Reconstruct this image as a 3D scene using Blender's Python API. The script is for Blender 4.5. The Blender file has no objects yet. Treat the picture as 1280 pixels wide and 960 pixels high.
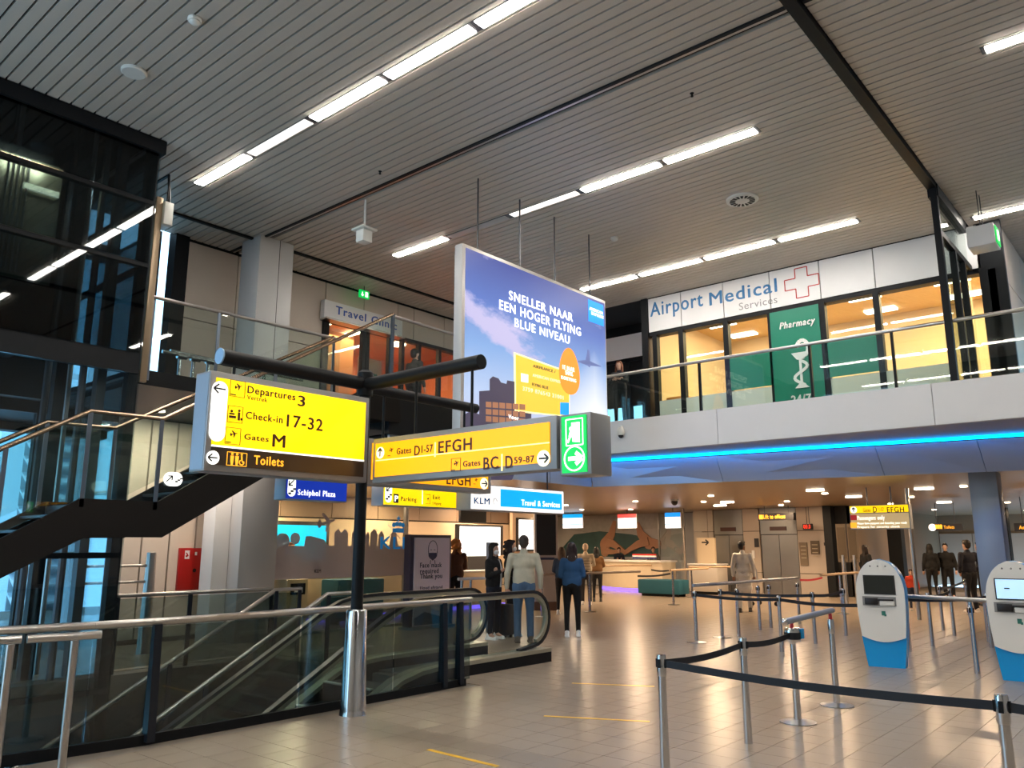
import bpy, bmesh, math, random
from mathutils import Matrix, Vector
random.seed(7)
R = math.radians
sc = bpy.context.scene
col = sc.collection

# ---------------- camera, sky, exposure ----------------
CAM_H = 1.65; FPX = 994.0; PITCH = math.atan(203/994.0); YAW = R(40.5)
cam_d = bpy.data.cameras.new('camera'); cam = bpy.data.objects.new('camera', cam_d); col.objects.link(cam)
cam_d.sensor_width = 36; cam_d.lens = FPX/1280*36; cam_d.clip_end = 300
cam.location = (0, 0, CAM_H); cam.rotation_euler = (math.pi/2+PITCH, 0, YAW-math.pi/2)
sc.camera = cam
w = bpy.data.worlds.new('sky'); sc.world = w; w.use_nodes = True
wn = w.node_tree.nodes; bg = wn['Background']
bg.inputs[0].default_value = (0.42, 0.70, .95, 1); bg.inputs[1].default_value = 3.2
added_sun_d = bpy.data.lights.new('added_sun', 'SUN'); added_sun_d.energy = 3.0; added_sun_d.angle = R(15); added_sun_d.color = (.92,.97,1); added_sun = bpy.data.objects.new('added_sun', added_sun_d); col.objects.link(added_sun); added_sun.rotation_euler = (R(42), 0, R(4))  # added to brighten the louvred building outside; the day itself is overcast
sc.view_settings.view_transform = 'Standard'; sc.view_settings.look = 'None'
sc.view_settings.gamma = 1.0; sc.view_settings.use_curve_mapping = False
sc.view_settings.exposure = 0.16
sc.cycles.max_bounces = 10; sc.cycles.transparent_max_bounces = 24

# ---------------- helpers ----------------
def hx(h):
    c = [int(h[i:i+2], 16)/255 for i in (0, 2, 4)]
    return tuple(x/12.92 if x <= .04045 else ((x+.055)/1.055)**2.4 for x in c)+(1,)
MATS = {}
def mat(name, c, rough=.5, metal=0, emit=0, noise=0, nscale=8, spec=.5):
    if name in MATS: return MATS[name]
    m = bpy.data.materials.new(name); m.use_nodes = True; nt = m.node_tree; b = nt.nodes['Principled BSDF']
    c = hx(c) if isinstance(c, str) else tuple(c)+(1,)
    b.inputs['Base Color'].default_value = c; b.inputs['Roughness'].default_value = rough
    b.inputs['Metallic'].default_value = metal; b.inputs['Specular IOR Level'].default_value = spec
    if emit:
        b.inputs['Emission Color'].default_value = c; b.inputs['Emission Strength'].default_value = emit
    if noise:
        tc = nt.nodes.new('ShaderNodeTexCoord'); n = nt.nodes.new('ShaderNodeTexNoise'); n.inputs['Scale'].default_value = nscale
        n.inputs['Detail'].default_value = 4
        mx = nt.nodes.new('ShaderNodeMix'); mx.data_type = 'RGBA'
        mx.inputs[6].default_value = tuple(x*(1-noise) for x in c[:3])+(1,); mx.inputs[7].default_value = tuple(min(1, x*(1+noise)) for x in c[:3])+(1,)
        nt.links.new(tc.outputs['Object'], n.inputs['Vector']); nt.links.new(n.outputs[0], mx.inputs[0]); nt.links.new(mx.outputs[2], b.inputs['Base Color'])
        mr = nt.nodes.new('ShaderNodeMapRange'); mr.inputs[3].default_value = rough*.85; mr.inputs[4].default_value = min(1, rough*1.2)
        nt.links.new(n.outputs[0], mr.inputs[0])
        if name != 'floor_tile': nt.links.new(mr.outputs[0], b.inputs['Roughness'])
    MATS[name] = m; return m
def glass(name, tint='dfeeea', refl=.9, clear=1.0):
    if name in MATS: return MATS[name]
    m = bpy.data.materials.new(name); m.use_nodes = True; nt = m.node_tree; nt.nodes.clear()
    o = nt.nodes.new('ShaderNodeOutputMaterial'); mx = nt.nodes.new('ShaderNodeMixShader'); t = nt.nodes.new('ShaderNodeBsdfTransparent')
    g = nt.nodes.new('ShaderNodeBsdfGlossy'); f = nt.nodes.new('ShaderNodeLayerWeight'); pw = nt.nodes.new('ShaderNodeMath'); pw.operation = 'POWER'; pw.inputs[1].default_value = 4.5
    nt.links.new(f.outputs['Facing'], pw.inputs[0]); mu = nt.nodes.new('ShaderNodeMath'); mu.operation = 'MULTIPLY_ADD'; mu.inputs[1].default_value = .7*refl; mu.inputs[2].default_value = .045*refl
    t.inputs[0].default_value = hx(tint); g.inputs['Roughness'].default_value = .02; g.inputs[0].default_value = (1, 1, 1, 1)
    nt.links.new(pw.outputs[0], mu.inputs[0]); nt.links.new(mu.outputs[0], mx.inputs[0]); nt.links.new(t.outputs[0], mx.inputs[1]); nt.links.new(g.outputs[0], mx.inputs[2])
    nt.links.new(mx.outputs[0], o.inputs[0]); MATS[name] = m; return m
def frosted(name, c, alpha):
    m = bpy.data.materials.new(name); m.use_nodes = True; nt = m.node_tree; b = nt.nodes['Principled BSDF']
    b.inputs['Base Color'].default_value = hx(c); b.inputs['Roughness'].default_value = .5; b.inputs['Alpha'].default_value = alpha
    MATS[name] = m; return m

class MB:
    def __init__(s): s.v = []; s.f = []; s.m = []
    def add(s, vs, fs, mi=0):
        n = len(s.v); s.v += [tuple(v) for v in vs]; s.f += [tuple(n+i for i in f) for f in fs]; s.m += [mi]*len(fs); return s
    def box(s, a, b, mi=0, M=None):
        x0, x1 = sorted((a[0], b[0])); y0, y1 = sorted((a[1], b[1])); z0, z1 = sorted((a[2], b[2]))
        vs = [(x0,y0,z0),(x1,y0,z0),(x1,y1,z0),(x0,y1,z0),(x0,y0,z1),(x1,y0,z1),(x1,y1,z1),(x0,y1,z1)]
        if M: vs = [M@Vector(v) for v in vs]
        return s.add(vs, [(0,3,2,1),(4,5,6,7),(0,1,5,4),(1,2,6,5),(2,3,7,6),(3,0,4,7)], mi)
    def rbox(s, a, b, r=.01, mi=0, M=None):
        bm = bmesh.new(); bmesh.ops.create_cube(bm, size=1)
        for v in bm.verts: v.co = Vector([(a[i]+b[i])/2+v.co[i]*abs(b[i]-a[i]) for i in range(3)])
        bmesh.ops.bevel(bm, geom=bm.edges[:], offset=r, segments=2, affect='EDGES', profile=.5)
        bm.verts.index_update(); vs = [v.co.copy() for v in bm.verts]
        if M: vs = [M@v for v in vs]
        s.add(vs, [[v.index for v in f.verts] for f in bm.faces], mi); bm.free(); return s
    def prism(s, poly, axis, a, b, mi=0, M=None):
        """poly in the two other axes (order xyz), extruded along axis from a to b"""
        def mk(p, t):
            p = list(p); q = [0,0,0]; k = 'xyz'.index(axis); q[k] = t; o = [i for i in range(3) if i != k]; q[o[0]] = p[0]; q[o[1]] = p[1]; return Vector(q)
        n = len(poly); vs = [mk(p, a) for p in poly]+[mk(p, b) for p in poly]
        if M: vs = [M@v for v in vs]
        return s.add(vs, [tuple(range(n))[::-1], tuple(range(n, 2*n))]+[(i, (i+1)%n, n+(i+1)%n, n+i) for i in range(n)], mi)
    def tube(s, pts, r, seg=10, mi=0, closed=False, sx=1, r2=None):
        pts = [Vector(p) for p in pts]; n = len(pts); rings = []
        for i, p in enumerate(pts):
            if closed: d = pts[(i+1)%n]-pts[i-1]
            else: d = (pts[min(i+1, n-1)]-pts[max(i-1, 0)])
            d.normalize(); up = Vector((0,0,1)) if abs(d.z) < .95 else Vector((1,0,0))
            u = d.cross(up).normalized(); v = u.cross(d)
            k = 1.0
            if 0 < i < n-1:
                a = (pts[i]-pts[i-1]).normalized(); b = (pts[i+1]-pts[i]).normalized(); k = 1/max(.5, math.cos(a.angle(b)/2)) if (a.length and b.length) else 1
            rr = r if r2 is None else r+(r2-r)*i/(n-1)
            rings.append([p+(u*math.cos(t)*sx*rr*k+v*math.sin(t)*rr*k) for t in [2*math.pi*j/seg for j in range(seg)]])
        base = []; fs = []
        for q in rings: base += q
        for i in range(n if closed else n-1):
            for j in range(seg):
                a = i*seg+j; b = i*seg+(j+1)%seg; c = ((i+1)%n)*seg+(j+1)%seg; d = ((i+1)%n)*seg+j; fs.append((a, d, c, b))
        if not closed: fs += [tuple(range(seg)), tuple(range((n-1)*seg, n*seg))[::-1]]
        return s.add(base, fs, mi)
    def strip(s, pts, w, h, side=Vector((0,1,0)), mi=0):
        """rectangular section bar along pts: w across 'side', h across the other"""
        pts = [Vector(p) for p in pts]; n = len(pts); vs = []
        for i, p in enumerate(pts):
            d = (pts[min(i+1, n-1)]-pts[max(i-1, 0)]).normalized(); u = Vector(side); v = u.cross(d).normalized()
            vs += [p+u*w/2+v*h/2, p-u*w/2+v*h/2, p-u*w/2-v*h/2, p+u*w/2-v*h/2]
        fs = [(0,1,2,3), tuple(4*(n-1)+k for k in (3,2,1,0))]
        for i in range(n-1):
            for k in range(4): fs.append((4*i+k, 4*i+4+k, 4*i+4+(k+1)%4, 4*i+(k+1)%4))
        return s.add(vs, fs, mi)
    def lathe(s, prof, c, seg=20, mi=0):
        vs = [(c[0]+r*math.cos(2*math.pi*j/seg), c[1]+r*math.sin(2*math.pi*j/seg), c[2]+z) for r, z in prof for j in range(seg)]
        n = len(prof); fs = [(i*seg+j, i*seg+(j+1)%seg, (i+1)*seg+(j+1)%seg, (i+1)*seg+j) for i in range(n-1) for j in range(seg)]
        fs += [tuple(range(seg))[::-1], tuple(range((n-1)*seg, n*seg))]
        return s.add(vs, fs, mi)
    def ell(s, c, r, seg=14, rings=9, mi=0, M=None):
        vs = [Vector((c[0], c[1], c[2]-r[2]))]
        for i in range(1, rings):
            t = math.pi*i/rings
            for j in range(seg):
                a = 2*math.pi*j/seg; vs.append(Vector((c[0]+r[0]*math.sin(t)*math.cos(a), c[1]+r[1]*math.sin(t)*math.sin(a), c[2]-r[2]*math.cos(t))))
        vs.append(Vector((c[0], c[1], c[2]+r[2]))); L = len(vs)-1; fs = []
        for j in range(seg):
            fs.append((0, 1+(j+1)%seg, 1+j)); b = 1+(rings-2)*seg; fs.append((L, b+j, b+(j+1)%seg))
        for i in range(rings-2):
            for j in range(seg): a = 1+i*seg; fs.append((a+j, a+(j+1)%seg, a+seg+(j+1)%seg, a+seg+j))
        if M: vs = [M@v for v in vs]
        return s.add(vs, fs, mi)
    def cap(s, p, q, r0, r1, seg=10, mi=0):
        p = Vector(p); q = Vector(q); d = (q-p); L = d.length or 1e-4; d = d/L
        up = Vector((0,0,1)) if abs(d.z) < .9 else Vector((1,0,0)); u = d.cross(up).normalized(); v = d.cross(u)
        prof = [(-r0*math.cos(a), r0*math.sin(a)) for a in (.25, .7, 1.2, math.pi/2)]+[(L+r1*math.cos(a), r1*math.sin(a)) for a in (math.pi/2, 1.2, .7, .25)]
        vs = [p+d*t+(u*math.cos(2*math.pi*j/seg)+v*math.sin(2*math.pi*j/seg))*r for t, r in prof for j in range(seg)]
        n = len(prof); fs = [(i*seg+j, (i+1)*seg+j, (i+1)*seg+(j+1)%seg, i*seg+(j+1)%seg) for i in range(n-1) for j in range(seg)]
        fs += [tuple(range(seg)), tuple(range((n-1)*seg, n*seg))[::-1]]
        return s.add(vs, fs, mi)

W = {}
def tag(o, label=None, cat=None, group=None, kind=None):
    if label: o['label'] = label
    if cat: o['category'] = cat
    if group: o['group'] = group
    if kind: o['kind'] = kind
    return o
def thing(name, label, cat, loc=(0,0,0), rz=0, group=None):
    o = bpy.data.objects.new(name, None); o.empty_display_size = .1; col.objects.link(o)
    o.location = loc; o.rotation_euler = (0, 0, R(rz)); W[o.name] = Matrix.Translation(loc)@Matrix.Rotation(R(rz), 4, 'Z')
    return tag(o, label, cat, group)
def obj(name, mb, m, parent=None, label=None, cat=None, group=None, kind=None, smooth=True):
    """mesh given in world coordinates; stored relative to its parent, or to its own base"""
    me = bpy.data.meshes.new(name)
    if parent is not None: inv = W[parent.name].inverted(); loc = None
    else:
        xs = [v[0] for v in mb.v]; ys = [v[1] for v in mb.v]; zs = [v[2] for v in mb.v]
        loc = Vector(((min(xs)+max(xs))/2, (min(ys)+max(ys))/2, min(zs))); inv = Matrix.Translation(-loc)
    me.from_pydata([inv@Vector(v) for v in mb.v], [], mb.f)
    ms = m if isinstance(m, (list, tuple)) else [m]
    for q in ms: me.materials.append(q)
    if len(ms) > 1: me.polygons.foreach_set('material_index', mb.m)
    bm = bmesh.new(); bm.from_mesh(me); bmesh.ops.recalc_face_normals(bm, faces=bm.faces[:]); bm.to_mesh(me); bm.free()
    if smooth: me.shade_smooth(); me.set_sharp_from_angle(angle=R(38))
    o = bpy.data.objects.new(name, me); col.objects.link(o)
    if parent is not None: o.parent = parent; W[o.name] = W[parent.name]
    else: o.location = loc; W[o.name] = Matrix.Translation(loc)
    return tag(o, label, cat, group, kind)
def struct(name, mb, m, **k): return obj(name, mb, m, kind='structure', **k)
def kids(o): return [c for c in list(bpy.data.objects) if c.parent == o]
def dup(src, loc, rz=None, label=None, group=None, tree=None):
    tree = tree or [(c, [(g, []) for g in kids(c)]) for c in kids(src)]
    r = src.copy(); col.objects.link(r); r.location = loc
    if rz is not None: r.rotation_euler = (0, 0, R(rz))
    if label: r['label'] = label
    if group: r['group'] = group
    def rec(ch, par):
        for c, sub in ch:
            n = c.copy(); col.objects.link(n); n.parent = par; rec(sub, n)
    rec(tree, r); W[r.name] = Matrix.Translation(loc)@Matrix.Rotation(r.rotation_euler.z, 4, 'Z')
    return r
# a survey helper: the point of a real plane (axis = value) seen along a line of sight
_F = Vector((math.cos(YAW)*math.cos(PITCH), math.sin(YAW)*math.cos(PITCH), math.sin(PITCH))); _R = Vector((math.sin(YAW), -math.cos(YAW), 0)); _U = _R.cross(_F)
def at(px, py, ax, v):
    d = _F+_R*(px-640)/FPX-_U*(py-480)/FPX; i = 'XYZ'.index(ax); o = Vector((0, 0, CAM_H)); return o+d*((v-o[i])/d[i])

def text_mesh(s, bold=0.0, ext=.002, italic=False):
    bold = max(bold, .02) if bold >= 0 else 0
    c = bpy.data.curves.new('t', 'FONT'); c.body = s; c.size = 1; c.extrude = ext; c.resolution_u = 3
    c.space_character = 1.06+max(bold,0)*3.5; c.space_word = 1.1
    if bold < 0: c.offset = bold
    if italic: c.shear = .25
    o = bpy.data.objects.new('t', c); me = bpy.data.meshes.new_from_object(o)
    vs = [v.co.copy() for v in me.vertices]; fs = [tuple(p.vertices) for p in me.polygons]
    bpy.data.objects.remove(o); bpy.data.curves.remove(c); bpy.data.meshes.remove(me)
    if bold > 0:
        n = len(vs); v0 = vs[:]; f0 = fs[:]; k = bold*.85
        for j, (dx, dy) in enumerate(((k,0),(-k,0),(0,k*.6),(0,-k*.6))):
            vs += [v+Vector((dx,dy,.02*(j+1) if v.z > 0 else 0)) for v in v0]; fs += [tuple(i+n*(j+1) for i in f) for f in f0]
    return vs, fs
class Face:
    """a vertical plane of lettering: origin o, u to the right, z up, n towards the reader"""
    def __init__(s, ax, v, front):      # ax 'Y': reads along +X seen from -Y ; ax 'X': reads along -Y seen from -X
        s.ax = ax; s.v = v; s.u = Vector((1,0,0)) if ax == 'Y' else Vector((0,-1,0)); s.n = (Vector((0,-1,0)) if ax == 'Y' else Vector((-1,0,0)))*front
    def pt(s, p): return at(p[0], p[1], s.ax, s.v)
    def uv(s, p): q = s.pt(p); return (q.dot(s.u), q.z)
    def w(s, u, z, d=0):
        base = Vector((0, s.v, 0)) if s.ax == 'Y' else Vector((s.v, 0, 0)); return base+s.u*u+Vector((0,0,z))+s.n*d
    def text(s, name, body, pl, pr, ptop, m, parent, bold=.01, italic=False, d=.004, label=None, cap=None):
        """baseline from pixel pl to pr, cap height to pixel row of ptop"""
        a = s.uv(pl); b = s.uv(pr); t = s.uv(ptop); vs, fs = text_mesh(body, bold, .3, italic)
        x0 = min(v.x for v in vs); x1 = max(v.x for v in vs); hcap = .69
        sx = (b[0]-a[0])/(x1-x0); sz = (t[1]-a[1])/hcap; mb = MB()
        mb.add([s.w(a[0]+(v.x-x0)*sx, a[1]+v.y*sz, .001 if v.z < 0 else d+(v.z-.3)*.012) for v in vs], fs); return obj(name, mb, m, parent, label=label, smooth=False)
    def textc(s, name, body, u0, u1, z, h, m, parent, bold=.01, d=.004, italic=False, label=None):
        vs, fs = text_mesh(body, bold, .3, italic); x0 = min(v.x for v in vs); x1 = max(v.x for v in vs); sx = (u1-u0)/(x1-x0); sz = h/.69
        mb = MB(); mb.add([s.w(u0+(v.x-x0)*sx, z+v.y*sz, .001 if v.z < 0 else d+(v.z-.3)*.012) for v in vs], fs); return obj(name, mb, m, parent, label=label, smooth=False)
    def poly(s, name, pts, m, parent, d0=0, d=.003, label=None):
        """pts in (u,z)"""
        n = len(pts); mb = MB(); mb.add([s.w(u, z, d0) for u, z in pts]+[s.w(u, z, d) for u, z in pts], [tuple(range(n)), tuple(range(n, 2*n))[::-1]]+[(i, (i+1)%n, n+(i+1)%n, n+i) for i in range(n)])
        return obj(name, mb, m, parent, label=label, smooth=False)
    def polys(s, name, plist, m, parent, d0=0, d=.003, label=None, step=.00015):
        mb = MB()
        for pts in plist:
            n = len(pts); d += step; mb.add([s.w(u, z, d0) for u, z in pts]+[s.w(u, z, d) for u, z in pts], [tuple(range(n)), tuple(range(n, 2*n))[::-1]]+[(i, (i+1)%n, n+(i+1)%n, n+i) for i in range(n)])
        return obj(name, mb, m, parent, label=label, smooth=False)
    def rect(s, name, u0, z0, u1, z1, m, parent, d0=0, d=.003, label=None): return s.poly(name, [(u0,z0),(u1,z0),(u1,z1),(u0,z1)], m, parent, d0, d, label)
    def pill(s, name, u0, z0, u1, z1, m, parent, d0=0, d=.004, label=None):
        r = min(abs(u1-u0), abs(z1-z0))/2; pts = []
        if z1-z0 > u1-u0:
            c = (u0+u1)/2; pts = [(c+r*math.cos(t), z1-r+r*math.sin(t)) for t in [math.pi*k/12 for k in range(13)]]+[(c-r*math.cos(t), z0+r-r*math.sin(t)) for t in [math.pi*k/12 for k in range(13)]]
        else:
            c = (z0+z1)/2; pts = [(u1-r+r*math.sin(t), c-r*math.cos(t)) for t in [math.pi*k/12 for k in range(13)]]+[(u0+r-r*math.sin(t), c+r*math.cos(t)) for t in [math.pi*k/12 for k in range(13)]]
        return s.poly(name, pts, m, parent, d0, d, label)
def line_poly(p, q, w):
    dx = q[0]-p[0]; dz = q[1]-p[1]; L = math.hypot(dx, dz) or 1; nx = -dz/L*w/2; nz = dx/L*w/2
    return [(p[0]+nx, p[1]+nz), (p[0]-nx, p[1]-nz), (q[0]-nx, q[1]-nz), (q[0]+nx, q[1]+nz)]
def arrow(c, r, ang, w):
    """three strokes of a thin pictogram arrow"""
    d = (math.cos(R(ang)), math.sin(R(ang))); tip = (c[0]+d[0]*r, c[1]+d[1]*r); tail = (c[0]-d[0]*r, c[1]-d[1]*r); out = [line_poly(tail, tip, w)]
    for s_ in (135, -135):
        e = (math.cos(R(ang+s_)), math.sin(R(ang+s_))); out.append(line_poly((tip[0]+d[0]*w*.5, tip[1]+d[1]*w*.5), (tip[0]+e[0]*r*1.1, tip[1]+e[1]*r*1.1), w))
    return out
def plane_icon(c, s, ang=20):
    P = [(-1,.0),(-.8,.45),(-.62,.45),(-.5,.12),(0,.12),(-.35,.9),(-.1,.9),(.45,.12),(.9,.1),(1,0),(.9,-.1),(.45,-.12),(-.1,-.8),(-.3,-.8),(0,-.12),(-.5,-.1),(-.75,-.3),(-.9,-.3)]
    a = R(ang); return [(c[0]+s*(x*math.cos(a)-z*math.sin(a)), c[1]+s*(x*math.sin(a)+z*math.cos(a))) for x, z in P]
def circle(c, r, n=24): return [(c[0]+r*math.cos(2*math.pi*k/n), c[1]+r*math.sin(2*math.pi*k/n)) for k in range(n)]

# ---------------- materials ----------------
M_SLAT = mat('ceiling_slat_paint', (.56,.50,.43), .42, 0, noise=.05, nscale=2)
M_BLACK = mat('black_paint', (.007,.008,.010), .5, spec=.2)
M_VOID = mat('dark_void', (.01,.01,.012), .8)
M_STEEL = mat('brushed_steel', (.50,.48,.46), .3, 1)
M_DSTEEL = mat('dark_steel', (.10,.10,.11), .35, .8)
M_CHROME = mat('polished_steel', (.62,.63,.66), .16, 1)
M_WHITE = mat('white_panel', (.76,.76,.77), .45, noise=.03, nscale=3)
M_PANEL = mat('warm_wall_panel', (.62,.54,.47), .45, noise=.04, nscale=3)
M_GREYF = mat('sign_frame_grey', (.30,.30,.31), .4, .3)
M_TILE = mat('floor_tile', (.33,.265,.205), .26, noise=.05, nscale=.8)
M_GROUT = mat('grout', (.16,.13,.105), .7)
M_GLASS = glass('clear_glass', 'f0f6f3', .8)
M_DGLASS = glass('tinted_glass', '56666e', 1.2)
M_TUBE = mat('light_tube', (1,.93,.83), .4, emit=52)
M_TUBEDIM = mat('light_tube_dim', (1,.95,.88), .4, emit=1.0)
M_WARM = mat('warm_lamp', (1,.80,.55), .4, emit=14)
M_YEL = mat('sign_yellow_lit', (1,.68,.0), .5, emit=.95)
M_AMB = mat('sign_amber_lit', (1,.41,.0), .5, emit=.85)
M_SBLK = mat('sign_lettering_dark', (.06,.012,.01), .5)
M_SBLK2 = mat('sign_black', (.012,.01,.012), .4)
M_SWHT = mat('sign_white_lit', (1,1,.95), .5, emit=1.0)
M_SGRN = mat('sign_green_lit', (.0,.52,.08), .5, emit=.9)
M_SBLU = mat('sign_blue_lit', (.005,.03,.36), .5, emit=.8)
M_SKY = mat('sign_lightblue_lit', (.0,.38,.88), .5, emit=.9)
M_DBRN = mat('sign_brown_strip', (.045,.03,.024), .3)
M_ORG = mat('sign_orange_text', (1,.45,.03), .5, emit=1.0)
# ================= THE SETTING =================
ZC = 7.5; ZF = 4.15; ZL = 3.0
OX1 = 7.3; OY0 = 7.15; OY1 = 11.1           # stair well in the floor
# ---- floor slab, tiles
mb = MB()
for a, b in (((-4,-6),(38,OY0)), ((-4,OY1),(38,14.4)), ((6.6,14.4),(38,24)), ((OX1,OY0),(38,OY1))): mb.box((a[0],a[1],-.4), (b[0],b[1],-.008))
floor = struct('floor', mb, M_GROUT)
T = .3; tiles = []
def inview(p, m=30):
    q = Vector(p)-Vector((0,0,CAM_H)); z = q.dot(_F)
    if z < .3: return None
    x = 640+FPX*q.dot(_R)/z; y = 480-FPX*q.dot(_U)/z
    return z if -m < x < 1280+m and -m < y < 960+m else None
near = []; rest = []
for i in range(-8, 112):
    for j in range(-20, 70):
        x = i*T; y = j*T
        if x+T > 34 or y+T > 21: continue
        if x+.01 < OX1 and y+T > OY0-.02 and y < OY1+.02: continue
        if x < 2.2 and y > OY1: continue
        d = inview((x+T/2, y+T/2, 0))
        (near if d else rest).append((d or 0, x, y))
near.sort(); rest += near[300:]; near = near[:300]
g = .0022
tm = MB().box((g, g, -.008), (T-g, T-g, .0)); 
t0 = None
for d, x, y in near:
    if t0 is None:
        t0 = obj('tile', MB().box((x+g, y+g, -.008), (x+T-g, y+T-g, 0)), M_TILE, floor, smooth=False); bx, by = x, y
    else:
        o = t0.copy(); col.objects.link(o); o.parent = floor; o.location = (x-bx, y-by, 0)
mb = MB()
for d, x, y in rest:
    n = len(mb.v); mb.v += [(x+g,y+g,-.008),(x+T-g,y+g,-.008),(x+T-g,y+T-g,-.008),(x+g,y+T-g,-.008),(x+g,y+g,0),(x+T-g,y+g,0),(x+T-g,y+T-g,0),(x+g,y+T-g,0)]
    mb.f += [(n+4,n+5,n+6,n+7),(n,n+1,n+5,n+4),(n+1,n+2,n+6,n+5),(n+2,n+3,n+7,n+6),(n+3,n,n+4,n+7)]; mb.m += [0]*5
obj('tile_field', mb, M_TILE, floor, kind='stuff', smooth=False)
# ---- main ceiling: individual slats under a dark void
mb = MB(); mb.box((-4,-6,7.58),(27,2.7,7.7)); mb.box((4.87,2.7,7.58),(18.2,14.4,7.7)); mb.box((-4,2.7,7.58),(4.87,10.9,7.7))
ceil = struct('ceiling', mb, M_VOID)
P = .155; srcs = {}
def slat(x, y0, y1):
    key = (round(y0,2), round(y1,2))
    if key not in srcs:
        srcs[key] = (obj('slat', MB().box((x, y0, 7.5), (x+.129, y1, 7.545)), M_SLAT, ceil, smooth=False), x)
    else:
        s, bx = srcs[key]; o = s.copy(); col.objects.link(o); o.parent = ceil; o.location = (x-bx, 0, 0)
k = 0; x = -.62
while x < 16.05:
    if not (7.83 < x+.07 < 7.99):
        slat(x, 2.76, 10.9 if x < 4.8 else 14.22)
    if x > 1.8: slat(x, -5, 2.58)
    x += P
while x < 24: slat(x, -5, 2.58); x += P
mb = MB(); mb.box((-4,2.6,7.44),(14.0,2.74,7.56)); struct('trim_1', mb, M_BLACK)
mb = MB(); mb.box((7.86,2.76,7.47),(7.90,14.2,7.56)); mb.box((7.90,-5,7.49),(7.96,2.58,7.56)); struct('trim_2', mb, M_BLACK)
mb = MB(); mb.box((7.90,2.76,7.485),(7.96,14.2,7.54)); struct('trim_3', mb, M_STEEL)
mb = MB(); mb.box((5.6,13.2,7.46),(16.0,13.27,7.5)); struct('trim_4', mb, M_BLACK)
mb = MB(); mb.box((-.6,10.88,7.3),(4.9,10.94,7.58)); mb.box((4.86,10.9,7.3),(4.9,14.3,7.58)); struct('trim_5', mb, M_BLACK)
# ---- upper back wall with its panels
wl = struct('wall_back', MB().box((6.75,14.3,3.1),(10.25,14.5,7.6)).box((10.25,14.3,6.62),(18.2,14.5,7.6)).box((10.25,14.3,3.1),(18.2,14.5,ZF)), M_VOID)
px = [236,299,407,455,497,517,555]; ys = [300,318,372,388,401,411,425]
xs = [6.98]+[round(at(a, b, 'Y', 14.25).x, 2) for a, b in zip(px, ys)]+[15.4,16.8,18.2]
for a, b in zip(xs[:-1], xs[1:]):
    if b <= 10.6: 
        obj('panel', MB().box((a+.012,14.25,5.94),(b-.012,14.3,7.46)), M_PANEL, wl); obj('panel', MB().box((a+.012,14.25,ZF),(b-.012,14.3,5.92)), M_PANEL, wl)
    else: obj('panel', MB().box((a+.012,14.25,6.64),(b-.012,14.3,7.46)), M_PANEL, wl)
struct('trim_6', MB().box((6.7,14.12,ZF),(6.97,14.35,7.5)), M_BLACK)
wr = struct('wall_return', MB().box((6.5,14.5,3.95),(6.6,17,7.6)), M_VOID)
for i, (a, b) in enumerate(((14.36,15.0),(15.02,15.8),(15.82,16.9))):
    for z0, z1 in ((ZF,5.92),(5.94,7.46)): obj('panel', MB().box((6.44,a,z0),(6.5,b,z1)), M_WHITE, wr)
# lower back wall left of the column
wb = struct('wall_left', MB().box((6.2,14.3,0),(8.7,14.5,ZF-.2)), M_VOID)
for a, b in ((6.2,6.62),(6.64,7.12),(7.14,7.62),(7.64,8.2)): obj('panel', MB().box((a,14.24,0.08),(b-.01,14.3,3.9)), M_PANEL, wb)
struct('baseboard_left', MB().box((6.2,14.22,0),(8.2,14.3,.08)), M_BLACK)
cm = mat('column_paint', (.50,.50,.51), .4, noise=.03, nscale=2)
mb = MB().rbox((7.77,12.95,0),(8.52,13.6,7.5), .012); colm = struct('column', mb, cm)
obj('joint', MB().box((8.2,12.944,5.0),(8.208,12.951,7.49)), M_DSTEEL, colm)
obj('junction_box', MB().rbox((8.12,12.91,4.86),(8.26,12.951,4.98), .008), mat('cream_plastic', (.6,.55,.42), .5), colm)
obj('wall_cladding', MB().rbox((7.46,13.3,0.0),(7.765,13.7,3.9), .01), M_WHITE, colm)
# ---- upper slabs
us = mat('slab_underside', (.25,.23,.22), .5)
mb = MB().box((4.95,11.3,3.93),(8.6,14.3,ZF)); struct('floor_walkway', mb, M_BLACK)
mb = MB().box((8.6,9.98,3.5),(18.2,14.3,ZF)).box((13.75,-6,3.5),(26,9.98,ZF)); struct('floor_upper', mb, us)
mb = MB().box((8.5,9.92,3.46),(12.6,9.985,ZF+.02)).box((8.5,9.98,3.46),(8.62,11.3,ZF+.02)); struct('trim_7', mb, M_BLACK)
# white ledge of the right-hand balcony, in panels
fr = struct('wall_balcony_edge', MB().box((13.66,-6,3.52),(13.8,9.9,ZF+.0)).box((12.6,9.86,3.52),(13.8,9.98,ZF)), M_VOID)
yb = [9.9, 6.6, 2.95, -.6, -4]
for a, b in zip(yb[:-1], yb[1:]): obj('panel', MB().box((13.6,b+.006,3.5),(13.67,a-.006,ZF+.01)), M_WHITE, fr)
obj('panel', MB().box((12.6,9.8,3.5),(13.67,9.9,ZF+.01)), M_WHITE, fr)
def fx(y, z): # slanting lower fascia
    b = 14.40+(10-y)*.199; t = 14.30+(10-y)*.141; return b+(t-b)*(z-2.92)/.5
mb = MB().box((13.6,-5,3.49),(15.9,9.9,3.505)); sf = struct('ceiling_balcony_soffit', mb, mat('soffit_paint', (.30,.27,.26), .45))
ff = struct('wall_lower_fascia', MB().add([(fx(9.9,3.42)+.12,9.9,3.49),(fx(-5,3.42)+.12,-5,3.49),(fx(-5,2.92)+.12,-5,2.93),(fx(9.9,2.92)+.12,9.9,2.93)], [(0,1,2,3)]).box((8.6,10.08,2.93),(14.4,10.12,3.5)), M_VOID)
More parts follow.
